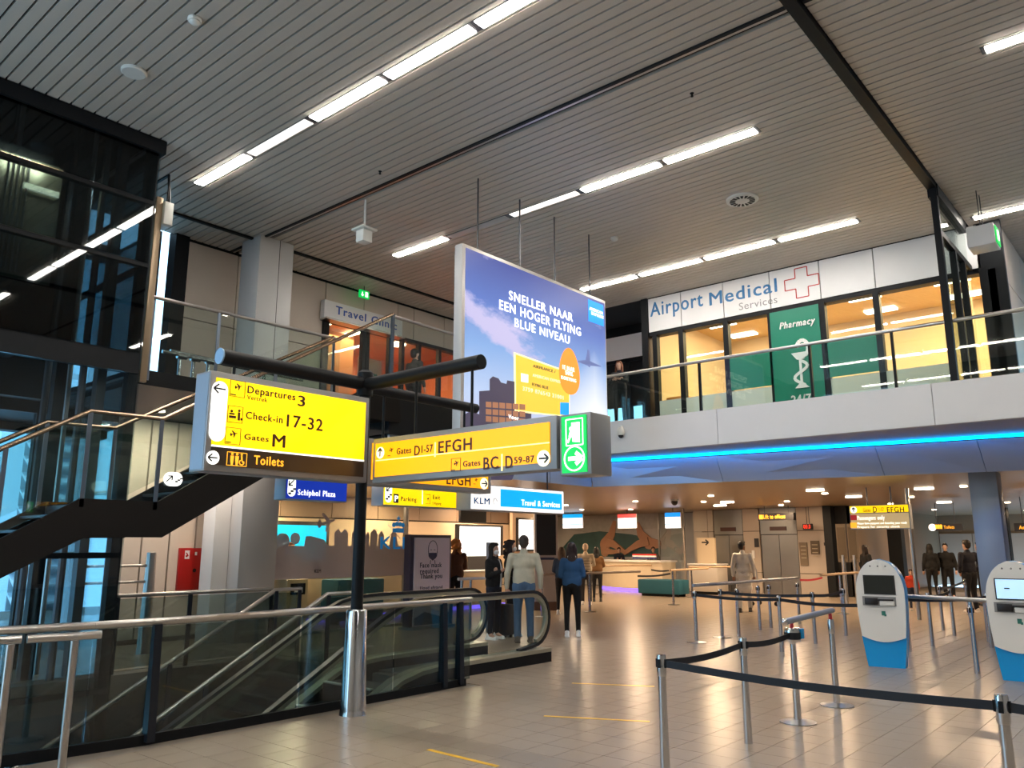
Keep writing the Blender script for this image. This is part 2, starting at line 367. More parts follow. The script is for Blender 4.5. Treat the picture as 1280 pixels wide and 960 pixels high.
fw = mat('fascia_satin', (.52,.54,.58), .3, .2)
for a, b in ((9.98,7.2),(7.19,4.3),(4.29,2.72),(2.71,.2),(.19,-5)):
    vs = []
    for t in (0, .05): vs += [(fx(a,3.42)+t,a,3.42),(fx(b,3.42)+t,b,3.42),(fx(b,2.92)+t,b,2.92),(fx(a,2.92)+t,a,2.92)]
    obj('panel', MB().add(vs, [(0,1,2,3),(7,6,5,4),(0,4,5,1),(1,5,6,2),(2,6,7,3),(3,7,4,0)]), fw, ff)
for a, b in ((8.6,10.5),(10.51,12.9),(12.91,14.4)): obj('panel', MB().box((a,10.0,2.92),(b-.01,10.06,3.48)), fw, ff)
M_BLUELED = mat('blue_led', (.0,.42,1.0), .4, emit=5)
mb = MB(); p0 = Vector((fx(9.9,3.42)-.03,9.9,3.46)); p1 = Vector((fx(-5,3.42)-.03,-5,3.46)); mb.strip([p0, p1], .05, .05, side=Vector((0,0,1))); led = obj('blue_light_strip', mb, M_BLUELED, label='long glowing blue light strip under the right-hand balcony ledge', cat='light strip')
def area(name, loc, sx, sy, power, c, rot=(0,0,0), spread=180):
    l = bpy.data.lights.new(name, 'AREA'); l.shape = 'RECTANGLE'; l.size = sx; l.size_y = sy; l.energy = power; l.color = c; l.spread = R(spread)
    o = bpy.data.objects.new(name, l); col.objects.link(o); o.location = loc; o.rotation_euler = rot; return o
ang = math.atan2(p1.x-p0.x, -(p1.y-p0.y))
area('blue_cove_light', ((p0.x+p1.x)/2-.1, (p0.y+p1.y)/2, 3.45), .06, 14.8, 42, (.02,.25,1), (0, R(-20), ang))
# ---- lower ceiling
zc = mat('lower_ceiling_boards', (.42,.30,.19), .32, .55, noise=.12, nscale=1.5)
mb = MB(); mb.prism([(8.6,10.1),(14.5,10.1),(17.45,-5),(44,-5),(44,24),(11.2,24),(11.2,18.3),(8.6,18.3)], 'z', 3.03, 3.2); lc = struct('ceiling_lower', mb, M_VOID)
mb = MB(); y = 10.12; x = 8.7
while x < 42:
    y0 = 10.12 if x < 14.5 else (max(-5, 10-(x-14.45)/.2) if x < 17.4 else -5)
    mb.box((x, y0, 3.0), (x+.185, 22.5, 3.03)); x += .2
obj('ceiling_board', mb, zc, lc, kind='stuff', smooth=False)
for y in (13.5, 6.5, 1.5): pass
# ---- support column at the right
cr = at(1232, 597, 'Z', 2.93); mb = MB().rbox((16.6,2.7,0),(17.05,3.15,2.98), .01); struct('column_right', mb, mat('column_blue_grey', (.36,.39,.44), .35, .1))
# ---- lower level of the stair well
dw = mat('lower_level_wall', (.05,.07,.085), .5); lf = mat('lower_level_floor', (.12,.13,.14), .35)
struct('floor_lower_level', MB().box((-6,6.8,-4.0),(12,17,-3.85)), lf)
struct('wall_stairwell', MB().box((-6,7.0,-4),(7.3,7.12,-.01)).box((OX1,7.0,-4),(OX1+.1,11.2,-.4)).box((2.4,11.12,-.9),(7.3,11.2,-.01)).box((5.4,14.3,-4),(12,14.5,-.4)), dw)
# ---- glass facade at the far left, building with louvres outside
fac = struct('window_1', MB().box((-5,14.35,3.85),(6.6,16.3,4.1)).box((-5,16.05,3.7),(6.6,16.35,4.15)).box((-5,16.05,7.3),(6.6,16.35,7.6)), M_BLACK)
for x in (-2.9,-1.4,.1,1.6,2.7,3.55,4.6,5.4,6.35): obj('mullion', MB().box((x,16.05,4.1),(x+.13,16.3,7.4)), M_BLACK, fac)
for a, b in zip((-1.4,.1,1.6,2.7,3.55,4.6,5.4),(.1,1.6,2.7,3.55,4.6,5.4,6.35)): obj('pane', MB().box((a+.13,16.18,4.1),(b,16.2,7.3)), glass('facade_glass', 'cfe4ea', .7), fac)
fa2 = struct('window_3', MB().box((-5,14.33,-.35),(6.2,14.45,-.05)).box((-5,14.33,1.45),(6.2,14.42,1.52)).box((-5,14.33,3.8),(6.2,14.45,3.95)), M_BLACK)
xs3 = (-2.5,-.9,.6,1.9,3.0,3.9,4.75,5.5,6.12)
for x in xs3: obj('mullion', MB().box((x,14.33,-4),(x+.08,14.47,3.9)), M_BLACK, fa2)
for a, b in zip(xs3[:-1], xs3[1:]): obj('pane', MB().box((a+.08,14.38,-4),(b,14.4,3.85)), glass('facade_glass'), fa2)
bl = thing('louvred_building', 'white building with horizontal louvres outside the far left windows', 'building', (8.4,24,-4))
lm = mat('white_louvre', (.75,.82,.88), .6)
obj('wall', MB().box((7.75,24,-4),(9.1,26,6.5)), lm, bl)
mb = MB(); z = -3.9
while z < 6.4: mb.prism([(23.6,z),(24,z+.25),(24,z+.32),(23.6,z+.07)], 'x', 7.75, 9.1); z += .45
obj('louvre', mb, lm, bl, kind='stuff')
# ---- medical centre front (X = 16.1) and its warm room
XM = 16.1
mw = struct('wall_medical', MB().box((XM+.06,2.2,6.62),(XM+.3,9.55,7.6)).box((XM+.02,2.2,6.56),(XM+.25,9.5,6.66)).box((XM-.05,9.45,ZF),(XM+.3,9.62,7.5)), M_BLACK)
yj = [9.45]+[round(at(a, b, 'X', XM).y, 2) for a, b in ((851,380),(904,370),(962,355),(1024,343),(1092,330))]+[3.05,2.45]
for a, b in zip(yj[:-1], yj[1:]): obj('panel', MB().box((XM,b+.01,6.66),(XM+.06,a-.01,7.48)), M_WHITE, mw)
mull = [(853,470),(909,450),(965,440),(1030,420),(1097,400)]
ym = [9.3]+[round(at(a, b, 'X', XM).y, 2) for a, b in mull]+[3.1, 2.3]
for y in ym: obj('mullion', MB().box((XM,y-.06,ZF),(XM+.14,y+.06,6.6)), M_BLACK, mw)
for a, b in zip(ym[:-1], ym[1:]): obj('pane', MB().box((XM+.06,b+.06,ZF),(XM+.07,a-.06,6.58)), M_GLASS, mw)
fm = frosted('frosted_film', 'c9d6d0', .8); gm = mat('pharmacy_green', (.0,.19,.115), .4)
for i in (0,1,2,4,5): obj('frosted_film', MB().box((XM+.02,ym[i+1]+.06,ZF+.05),(XM+.03,ym[i]-.06,4.97)), fm, mw)
F = Face('X', XM, 1)
def ly(a, b): return -a
obj('green_panel', MB().box((XM-.01,ym[4]+.06,ZF),(XM+.01,ym[3]-.0,6.56)), gm, mw)
obj('green_panel', MB().box((XM-.0,ym[3]-.0,4.99),(XM+.012,ym[2]-.06,5.78)), gm, mw)
obj('green_panel', MB().box((XM-.0,ym[5]+.06,4.99),(XM+.012,ym[4]+.0,5.78)), gm, mw)
ml = mat('sign_blue_text', (.01,.15,.38), .4)
F.text('lettering', 'Airport', (813,396), (879,384), (813,379), ml, mw, .02)
F.text('lettering', 'Medical', (887,382), (972,368), (887,366), ml, mw, .02)
F.text('lettering', 'Services', (924,388), (972,380), (924,379), mat('sign_grey_text', (.25,.25,.26), .5), mw, -.008)
F.text('lettering', 'Pharmacy', (975,412), (1020,408), (975,404), mat('white_print', (.8,.8,.8), .5), mw, .03, True, d=.03)
F.text('lettering', '24/7', (990,505), (1015,503), (990,495), mat('white_print', (.8,.8,.8), .5), mw, .03, d=.03)
# cross outline
c = F.uv((1002,353)); pts = []
a, l = .13, .36
sh = [(-a,l),(a,l),(a,a),(l,a),(l,-a),(a,-a),(a,-l),(-a,-l),(-a,-a),(-l,-a),(-l,a),(-a,a)]; sh = [(c[0]+x*1.0, c[1]+z*.9+x*.0) for x, z in sh]
F.polys('red_cross_outline', [line_poly(sh[i], sh[(i+1)%12], .02) for i in range(12)], mat('red_print', (.5,.03,.03), .5), mw, .0, .006, label='red outlined cross')
# bowl of Hygieia emblem
wp = mat('white_print', (.8,.8,.8), .5); c = F.uv((1003,455)); em = []
u0, z0 = c
arc = [(u0+.12*math.cos(t)+.03, z0+.33+.17*math.sin(t)) for t in [R(a) for a in range(-70, 171, 20)]]
em += [line_poly(arc[i], arc[i+1], .075) for i in range(len(arc)-1)]
em.append([(u0-.21,z0+.25),(u0+.15,z0+.25),(u0+.05,z0+.10),(u0-.10,z0+.10)]); em.append(line_poly((u0-.03,z0+.12),(u0-.03,z0-.42),.05))
sn = [(u0-.03+.14*math.sin((z0+.08-z)*13), z) for z in [z0+.08-.035*i for i in range(16)]]
em += [line_poly(sn[i], sn[i+1], .06) for i in range(len(sn)-1)]; em.append([(u0-.17,z0-.5),(u0+.12,z0-.5),(u0-.03,z0-.36)])
F.polys('bowl_and_snake_emblem', em, wp, mw, .012, .03, label='white bowl with coiled snake')
wm = mat('warm_room_wall', (.60,.45,.28), .6); wc = mat('warm_room_ceiling', (.62,.42,.20), .5)
rm = struct('wall_medical_room', MB().box((20.4,2.4,ZF),(20.5,9.6,7.5)).box((XM+.2,9.5,ZF),(20.5,9.6,7.5)), wm)
struct('floor_medical_room', MB().box((XM,2.4,ZF),(20.5,9.6,ZF+.02)), mat('beige_floor', (.4,.33,.25), .5))
struct('wall_medical_side', MB().box((XM+.15,2.41,ZF),(20.4,2.44,7.3)), wm)
cc = struct('ceiling_medical_room', MB().box((XM+.15,2.4,7.3),(20.5,9.6,7.4)), M_VOID)
mb = MB(); x = XM+.2
while x < 20.4: mb.box((x,2.42,7.24),(x+.085,9.5,7.3)); x += .1
obj('ceiling_board', mb, wc, cc, kind='stuff', smooth=False)
pl = mat('room_panel_lamp', (1,.93,.8), .4, emit=7)
k = 0
for x in (16.9,18.3,19.6):
    for y in (3.4,5.2,7.0,8.7):
        t = obj('ceiling_panel_lamp', MB().box((x,y-.35,7.2),(x+.3,y+.35,7.25)), pl); tag(t, 'bright panel lamp inside the pharmacy, %s from the left in the %s row' % (['fourth','third','second','first'][[3.4,5.2,7.0,8.7].index(y)], ['front','middle','rear'][[16.9,18.3,19.6].index(x)]), 'lamp', 'pharmacy ceiling lamps')
for y in (3.6, 7.2): area('pharmacy_light', (18.3,y,7.15), 2.5, 2, 300, (1,.72,.40))
# ---- beige corridor wall beyond the black pier on the right
struct('column_black', MB().box((XM+.0,2.08,ZF),(XM+.11,2.5,7.5)), M_BLACK)
wc2 = struct('wall_right', MB().box((XM+.12,2.18,ZF),(27,2.4,7.6)), M_VOID)
for a, b in ((16.22,18.4),(18.42,20.6),(20.62,23),(23.02,26)):
    obj('panel', MB().box((a,2.12,ZF),(b,2.18,6.38)), M_PANEL, wc2); obj('panel', MB().box((a,2.12,6.4),(b,2.18,7.48)), M_PANEL, wc2)
# far upper wall between clinic and medical centre
uw = struct('wall_far_upper', MB().box((18.0,9.55,6.55),(18.2,14.3,6.62)).box((18.05,9.6,6.62),(18.2,14.3,7.6)).box((18.05,9.6,5.35),(18.2,12.0,6.55)), M_BLACK)
for a, b in ((9.7,10.3),(10.5,12.0),(12.1,14.2)): obj('panel', MB().box((18.0,a,6.66),(18.06,b,7.3)), M_WHITE, uw)
for y in (9.7,10.7,11.2,12.3): obj('mullion', MB().box((18.0,y,ZF),(18.15,y+.14,6.6)), M_BLACK, uw)
for a, b in ((9.84,10.7),(10.84,11.2),(11.34,12.3)): obj('pane', MB().box((18.06,a,ZF),(18.07,b,5.35)), glass('facade_glass'), uw)
# ---- lower zone walls
cream = mat('cream_wall', (.66,.53,.38), .5, noise=.04, nscale=1.5); brown = mat('brown_wall_panel', (.30,.215,.155), .5)
wk = struct('wall_service_back', MB().box((8.6,18.05,0),(23.4,18.2,3.05)).box((8.5,14.3,0),(8.62,18.2,3.05)), M_VOID)
for i in range(9): obj('panel', MB().box((8.65+i*1.62,17.99,2.42),(8.65+i*1.62+1.6,18.05,2.99)), brown, wk)
obj('panel', MB().box((8.62,17.95,0),(20.9,18.05,2.38)), cream, wk)
obj('panel', MB().box((20.95,17.6,0),(21.1,18.05,2.99)), cream, wk); obj('panel', MB().box((21.1,17.95,0),(23.4,18.05,2.99)), mat('tan_panel', (.46,.33,.23), .5), wk)
# mural wall and lifts wall at X = 28
mu = struct('wall_mural', MB().box((29.5,14.4,0),(29.7,23.9,3.02)), M_VOID)
lw = struct('wall_lifts', MB().box((28.1,9.0,0),(28.3,14.5,3.02)), M_VOID)
pw = mat('lift_wall_panel', (.42,.36,.31), .4); dm = mat('lift_door_metal', (.22,.22,.22), .3, .8, noise=.2, nscale=1)
def Y28(px, py=690): return at(px, py, 'X', 28).y
bnd = [888,905,925,953,998,1036]
yy = [Y28(b) for b in (868,886,893,930,951,998,1038)]
for i, (a, b) in enumerate(zip(yy[:-1], yy[1:])):
    lift = i in (2, 4)
    if lift:
        obj('lift_door', MB().box((28.06,b+.03,0),(28.1,(a+b)/2-.01,2.05)), dm, lw); obj('lift_door', MB().box((28.06,(a+b)/2+.01,0),(28.1,a-.03,2.05)), dm, lw)
        obj('lift_header', MB().box((28.04,b+.02,2.08),(28.1,a-.02,2.99)), dm, lw); obj('floor_indicator', MB().box((28.0,(a+b)/2-.3,2.2),(28.04,(a+b)/2+.3,2.34)), mat('dark_red_plate', (.06,.015,.01), .4), lw)
    else:
        for z0, z1 in ((.0,.72),(.74,2.18),(2.2,2.99)): obj('panel', MB().box((28.0,b+.01,z0),(28.1,a-.01,z1)), pw, lw)
struct('column_dark', MB().box((27.6,Y28(1047),0),(27.95,Y28(1037),3.0)), M_BLACK)
# wing of the hall further right and behind
wf = struct('wall_far', MB().box((40,-5,0),(40.2,16,3.02)).box((28.1,9.0,0),(40,9.1,3.02)), mat('far_wall', (.26,.19,.13), .5))
for i in range(10): obj('panel', MB().box((39.94,-4+i*1.3,0),(40,-4+i*1.3+1.27,2.2)), pw, wf)
for x, y in ((30.2,8.0),(26,.4),(33,5.2)): struct('column_dark', MB().box((x,y,0),(x+.45,y+.45,3.0)), M_BLACK)
struct('wall_far_side', MB().box((11.2,23.9,0),(44,24,3.05)).box((11.2,18.3,0),(11.3,23.9,3.05)).box((17.2,-5.2,0),(44,-5,3.05)), mat('far_wall', (.26,.19,.13), .5))
# ---- warm lighting of the lower zone
def downlight(x, y, p=26):
    mb = MB().lathe([(.06,-.0),(.075,-.0),(.08,.02),(.05,.02)], (x,y,2.975), 14); o = obj('downlight', mb, M_WARM); tag(o, 'small round warm downlight in the low boarded ceiling', 'lamp', 'downlights of the low ceiling')
    l = bpy.data.lights.new('downlight_light', 'AREA'); l.shape = 'DISK'; l.size = .25; l.energy = p; l.color = (1,.70,.42); q = bpy.data.objects.new('downlight_light', l); col.objects.link(q); q.location = (x,y,2.96)
for x, y in ((10.5,15),(13,15.5),(15.5,15.8),(18.5,15.5),(11.5,17.2),(15,17.2),(18.5,17.2),(21.5,16),(24,19.5),(24.5,17.5),(25.5,16),(21,13),(22.5,11.5),(25,12.3),(24,9.5),(20,10),(26,10.5),(21,7.3),(24,6),(27.5,7.5),(20.5,4),(24,3),(29,4.5),(33,7.5),(36,5),(31,1.5),(26,21)): downlight(x, y, 62)
NTH = 'first second third fourth fifth sixth seventh eighth ninth tenth eleventh twelfth thirteenth fourteenth fifteenth sixteenth seventeenth eighteenth nineteenth twentieth 21st 22nd 23rd 24th 25th 26th 27th'.split()
for i, o in enumerate(sorted([q for q in bpy.data.objects if q.name.startswith('downlight') and q.type == 'MESH'], key=lambda q: -math.atan2(q.location.y, q.location.x))): o['label'] = 'small round warm downlight in the low boarded ceiling, %s from the left' % NTH[i]
for i, (px_, py_) in enumerate(((900,632),(909,628),(1019,613),(1067,621),(1155,611),(1180,628))):
    p = at(px_, py_, 'Z', 2.98); 
    if p.x > 34: continue
    o = obj('ceiling_strip_lamp', MB().box((p.x-.06,p.y-.2,2.96),(p.x+.06,p.y+.2,3.0)), mat('strip_lamp', (1,.88,.7), .4, emit=9)); tag(o, '%s short white strip lamp from the left in the low ceiling before the lifts' % ['first','second','third','fourth','fifth','sixth'][i], 'lamp', 'strip lamps of the low ceiling')
for x, y in ((7.25,12.7),(6.3,13.3)):
    o = obj('downlight', MB().lathe([(.06,0),(.075,0),(.08,.02),(.05,.02)], (x,y,3.905), 14), M_WARM); tag(o, 'small round downlight under the upper walkway, %s the white pillar' % {7.25:'before',6.3:'left of',8.2:'right of'}[x], 'lamp')
    l = bpy.data.lights.new('downlight_light', 'AREA'); l.shape = 'DISK'; l.size = .15; l.energy = 45; l.color = (1,.80,.62); q = bpy.data.objects.new('downlight_light', l); col.objects.link(q); q.location = (x,y,3.89)
# the hall's closed sides out of sight
rwm = mat('hall_wall', (.45,.42,.38), .5)
for i, x in enumerate((1.2, 3.6)):  # strip lamps added to brighten the dark escalator well
    o = obj('added_well_lamp', MB().rbox((x-.6,7.12,-1.3),(x+.6,7.18,-1.2), .01), mat('added_lamp_cool', (.8,.9,1), .4, emit=5)); tag(o, 'added strip lamp brightening the stair well below the floor edge, the %s one' % ('left','right')[i], 'lamp')
    area('added_well_light', (x,7.24,-1.25), 1.2, .1, 30, (.8,.92,1), (R(90),0,0))
struct('wall_hall_side', MB().box((-4.2,-6.2,0),(-4,7,7.6)).box((-4.2,-6.2,0),(27,-6,7.6)), rwm)
# daylight side: the hall's own rows of tubes, then unseen added ones
ORD = ['first','second','third','fourth','fifth','sixth']
M_TUBEOFF = mat('light_tube_off', (.5,.5,.5), .4)
def tube_row(x, ys, first_label, group, dim=(), off=()):
    for i, y in enumerate(ys):
        t = thing('ceiling_light', first_label % ORD[i], 'light', (x, y, 7.44), 0, group)
        obj('housing', MB().box((x-.09,y-.78,7.493),(x+.09,y+.78,7.52)), M_DSTEEL, t)
        obj('diffuser', MB().rbox((x-.078,y-.73,7.482),(x+.078,y+.73,7.496), .006), (M_TUBEOFF if i in off else M_TUBEDIM if i in dim else M_TUBE), t)
row = lambda y0, n, s=1.57: [y0-.785-i*s for i in range(n)]
tube_row(5.9, row(11.87, 6), '%s tube light from the far end of the left ceiling row, near the lift shaft', 'left row of ceiling tube lights', (1,))
tube_row(10.21, row(11.92, 5), '%s tube light from the far end of the middle ceiling row above the advertising board', 'middle row of ceiling tube lights', (2,), (1,))
tube_row(14.5, row(10.3, 4), '%s tube light from the far end of the right ceiling row, before the medical centre', 'right row of ceiling tube lights')
tube_row(10.2, [.5,-1.1], '%s tube light beyond the dark ceiling beam, counted from that beam', 'tube lights beyond the dark beam')
pc = at(1268,262,'Z',7.48)
tube_row(pc.x, [pc.y-.1, pc.y-1.67], '%s tube light above the beige corridor wall at the far right', 'corridor tube lights')
tube_row(1.6, row(9.0, 4), '%s unseen tube light added overhead above the near stair well', 'added tube lights overhead')  # rows from here on are out of view, added for extra light
tube_row(-2.7, row(9.0, 4), '%s unseen tube light added in the outermost row, behind the viewpoint', 'added tube lights behind the viewpoint')
tube_row(1.6, [.5,-1.1,-2.7], '%s unseen tube light added right behind the viewpoint, towards the open hall', 'added tube lights of the open hall')
tube_row(5.9, [.5,-1.1], '%s unseen tube light added overhead at the near right of the hall', 'added tube lights overhead at the right')
# ================= LIFT SHAFT, STAIRS, RAILS =================
def V(x, y, z): return Vector((x, y, z))
# glass lift shaft
sh = thing('lift_shaft', 'tall dark glass lift shaft with black steel frame at the far left', 'lift', (3.2, 12.2, -3.8))
bk = M_BLACK
obj('frame', MB().box((.2,13.5,3.9),(4.6,13.62,9.2)).box((-.6,10.98,9.1),(4.85,13.6,9.2)), bk, sh)
for x, y in ((4.72,11.0),(4.72,13.45),(2.62,11.02),(3.98,11.5),(1.14,11.02),(2.62,13.3)): obj('post', MB().box((x,y,-3.8),(x+.14,y+.14,9.1)), bk, sh)
obj('post', MB().box((4.46,11.35,-3.8),(4.58,11.5,9.1)), mat('grey_steel_post', (.10,.11,.12), .3, .6), sh)
for z in (-.2, 1.5, 4.0, 5.55, 6.5, 8.2): obj('crossbar', MB().box((-.6,10.98,z),(4.85,11.06,z+(.3 if z == 4.0 else .07))).box((4.78,11.0,z),(4.86,13.6,z+.07)), bk, sh)
for a, b in ((-.6,1.2),(1.22,2.7),(2.72,4.84)):
    for z0, z1 in ((-3.7,-.2),(-.13,1.5),(1.57,4.0),(4.3,5.55),(5.62,6.5),(6.57,9.0)):
        obj('pane', MB().box((a,10.95,z0),(b-.02,10.975,z1)), glass('shaft_glass' if z0 > 4 else 'shaft_glass_low', '8fa0a6' if z0 > 4 else 'eaf2f5', .8), sh)
for y0, y1 in ((11.0,12.3),(12.32,13.6)): obj('pane', MB().box((4.86,y0,-3.7),(4.88,y1,9.0)), glass('shaft_side_glass', 'dfe8ea', 1.0), sh)
for x in (3.3,4.3): obj('guide_rail', MB().tube([(x,11.9,-3.7),(x,11.9,9)], .035, 8), M_STEEL, sh)
for y in (11.3,12.6): obj('guide_rail', MB().tube([(4.25,y,-3.7),(4.25,y,9)], .05, 8), M_DSTEEL, sh)
mb = MB().box((-4,13.7,6.0),(4.8,13.8,9.3)).box((-4,11,6.0),(-3.9,13.7,9.3)).box((-4,10.9,9.2),(4.9,13.8,9.3)).box((-.7,10.96,4.0),(-.6,13.7,9.3)).box((-4,10.86,7.5),(4.88,10.9,9.3)).box((4.87,10.9,7.6),(4.95,16.5,9.3)).box((-4,13.6,7.5),(4.9,16.4,7.7)).box((-.6,13.65,3.9),(4.8,13.7,6.2))
struct('wall_lift_void', mb, M_VOID)
lc_ = thing('lift_car', 'metal lift car with ribbed front hanging inside the dark glass shaft', 'lift', (3.3, 12.0, 4.3))
gs = mat('lift_car_metal', (.45,.40,.30), .3, .7, noise=.25, nscale=1.2)
obj('body', MB().rbox((2.92,11.5,5.1),(3.78,12.9,6.85), .03), gs, lc_)
obj('base', MB().box((2.88,11.45,4.35),(3.82,12.95,5.1)), M_BLACK, lc_); obj('roof_gear', MB().box((3.0,11.7,6.85),(3.7,12.9,7.05)).tube([(3.35,12.2,7.0),(3.35,12.2,9.0)], .04), M_DSTEEL, lc_)
for i in range(5): obj('rib', MB().tube([(3.1+i*.06,11.47,5.2),(3.1+i*.06,11.47,6.8)], .016, 6), M_STEEL, lc_)
area('added_car_fill', (3.35,11.2,6.95), .7, .2, 25, (1,.85,.6), (R(25),0,0))  # fill light added so the car shows in the dark shaft
obj('lamp', MB().box((3.3,11.45,6.38),(3.74,11.49,6.46)), mat('added_car_glow', (1,.9,.65), .5, emit=1.5), lc_)  # glowing strip added to make the car visible
# pale post at the end of the upper walkway rail
pp = obj('corner_post', MB().rbox((4.98,11.22,ZF-.2),(5.08,11.3,6.78), .006), mat('bronze_post', (.34,.25,.16), .35, .4)); tag(pp, 'slim bronze coloured post beside the lift shaft at the walkway end', 'post')
cb = thing('sensor_box', 'small white box fixed high on the bronze post', 'box', (5.13,11.2,6.5)); obj('body', MB().rbox((5.08,11.16,6.36),(5.22,11.3,6.72), .01), mat('white_plastic', (.7,.7,.66), .4), cb); obj('cable', MB().tube([(5.15,11.25,6.72),(5.15,11.25,7.0)], .012), M_BLACK, cb)
obj('top_bar', MB().tube([(5.2,11.25,6.6),(5.3,11.6,7.35),(5.35,13.2,7.42)], .02), M_BLACK, cb)

# up stair between landing and upper floor
YN, YF_ = 9.9, 10.9
st = thing('staircase', 'black two-flight staircase with glass sides rising past the lift shaft', 'staircase', (4.3, 10.4, 0))
tp = [V(.1,0,.0)]+[V(at(a,b,'Y',YN).x, 0, at(a,b,'Y',YN).z) for a, b in ((99,623),(195,627.5),(300,570))]
k = (tp[3].z-tp[2].z)/(tp[3].x-tp[2].x); tp[3] = V(tp[2].x+(ZF+.04-tp[2].z)/k, 0, ZF+.04); tp[0] = V(tp[1].x-(tp[1].z-.25)/k, 0, .25); tp.append(V(tp[3].x+.6, 0, ZF+.04))
bp = [V(p.x+(.12 if i in (1,2) else .05), 0, p.z-.44) for i, p in enumerate(tp)]; bp[2] = V(at(200,672,'Y',YN).x, 0, at(200,672,'Y',YN).z); bp[1] = V(at(105,672,'Y',YN).x, 0, bp[2].z); bp[0].z = -.0; bp[3].z = ZF-.5; bp[3].x = bp[2].x+(bp[3].z-bp[2].z)/k; bp[4].z = ZF-.5
bst = mat('stair_black_brown', (.010,.008,.007), .6, spec=.15)
for y0 in (YN-.05, YF_-.0):
    pts = [(p.x, p.z) for p in tp]+[(p.x, p.z) for p in bp[::-1]]
    mb = MB()
    for i in range(4): q = [(tp[i].x,tp[i].z),(tp[i+1].x,tp[i+1].z),(bp[i+1].x,bp[i+1].z),(bp[i].x,bp[i].z)]; mb.prism(q, 'y', y0, y0+.05)
    obj('stringer', mb, bst, st)
mb = MB()
for i in range(4): mb.add([(bp[i].x,YN,bp[i].z+.02),(bp[i+1].x,YN,bp[i+1].z+.02),(bp[i+1].x,YF_,bp[i+1].z+.02),(bp[i].x,YF_,bp[i].z+.02)], [(0,1,2,3)])
obj('soffit', mb, bst, st)
for (a, b) in ((0,1),(2,3)):
    n = int(round((tp[b].z-tp[a].z)/.17))
    for i in range(n):
        x = tp[a].x+(tp[b].x-tp[a].x)*(i+.5)/n; z = tp[a].z-.1+(tp[b].z-tp[a].z)*(i+.5)/n
        obj('tread', MB().box((x-.13,YN,z-.03),(x+.17,YF_,z)), M_DSTEEL, st)
obj('landing', MB().box((tp[1].x,YN,tp[1].z-.15),(tp[2].x,YF_,tp[1].z-.06)), M_DSTEEL, st)
cop = mat('warm_handrail', (.50,.36,.26), .25, 1)
def railing(parent, rail, foot, y, n_posts, rr=.028, m=cop, posts=None, gm=None, pm=None, w=.05):
    """rail and foot are matching lists of (x,z); glass between; upright flat posts"""
    obj('handrail', MB().tube([(x,y,z) for x, z in rail], rr, 12), m, parent)
    for (a, b, c, d) in zip(rail[:-1], rail[1:], foot[:-1], foot[1:]):
        obj('glass_panel', MB().add([(a[0],y,a[1]-.03),(b[0],y,b[1]-.03),(d[0],y,d[1]),(c[0],y,c[1]),(a[0],y+.012,a[1]-.03),(b[0],y+.012,b[1]-.03),(d[0],y+.012,d[1]),(c[0],y+.012,c[1])],
            [(0,1,2,3),(7,6,5,4),(0,4,5,1),(3,2,6,7),(0,3,7,4),(1,5,6,2)]), gm or M_GLASS, parent)
    for x, z0, z1 in (posts or []): obj('baluster', MB().box((x-w/2,y-.02,z0),(x+w/2,y-.008,z1)), pm or mat('blue_grey_steel', (.16,.19,.24), .3, .8), parent)
rl = [at(a,b,'Y',YN) for a, b in ((112,514),(203,524),(490,393))]
rl = [(rl[0].x-(rl[0].z-.9)/k, .9)]+[(p.x, p.z) for p in rl]
ft = [(rl[0][0]+.02,.2),(rl[1][0]-.02, tp[1].z),(rl[2][0], tp[2].z),(rl[3][0], ZF+.05)]
ps = [(rl[1][0]+.0, tp[1].z-.1, rl[1][1]),(rl[2][0]-.02, tp[2].z-.1, rl[2][1]),(6.3,tp[2].z+k*(6.3-tp[2].x)-.1,rl[2][1]+k*(6.3-rl[2][0])),(3.0,.25+k*(3.0-tp[0].x)-.1, rl[1][1]-k*(rl[1][0]-3.0)),(rl[3][0], ZF, rl[3][1])]
railing(st, rl, ft, YN-.03, 0, posts=ps)
rf = [at(a,b,'Y',YF_) for a, b in ((60,527),(145,535),(418,421))]; rf = [(rf[0].x-(rf[0].z-.9)/k, .9)]+[(p.x, p.z) for p in rf]
railing(st, rf, [(rf[0][0],.2),(rf[1][0],tp[1].z),(rf[2][0],tp[2].z),(rf[3][0],ZF)], YF_+.02, 0, posts=[(rf[1][0],tp[1].z-.1,rf[1][1]),(rf[2][0],tp[2].z-.1,rf[2][1]),(rf[3][0],ZF,rf[3][1])])
# a small round direction plate on the stair side
sp = thing('stair_sign', 'small white plate with arrow and stair pictograms low on the staircase glass', 'sign', at(217,604,'Y',YN)-V(0,0,.1)); FS = Face('Y', YN-.05, 1)
a, b = FS.uv((204,607)), FS.uv((229,591)); FS.pill('plate', a[0], a[1], b[0], b[1], M_SWHT, sp, -.01, .0)
FS.polys('arrow', arrow((a[0]+.07,(a[1]+b[1])/2), .05, 45, .014), M_SBLK2, sp, 0, .004)
stp = [(a[0]+.15+.03*i, a[1]+.05+.02*i) for i in range(3)]; FS.polys('stair_pictogram', [[(x,z),(x+.035,z),(x+.035,z+.02),(x,z+.02)] for x, z in stp], M_SBLK2, sp, 0, .004)

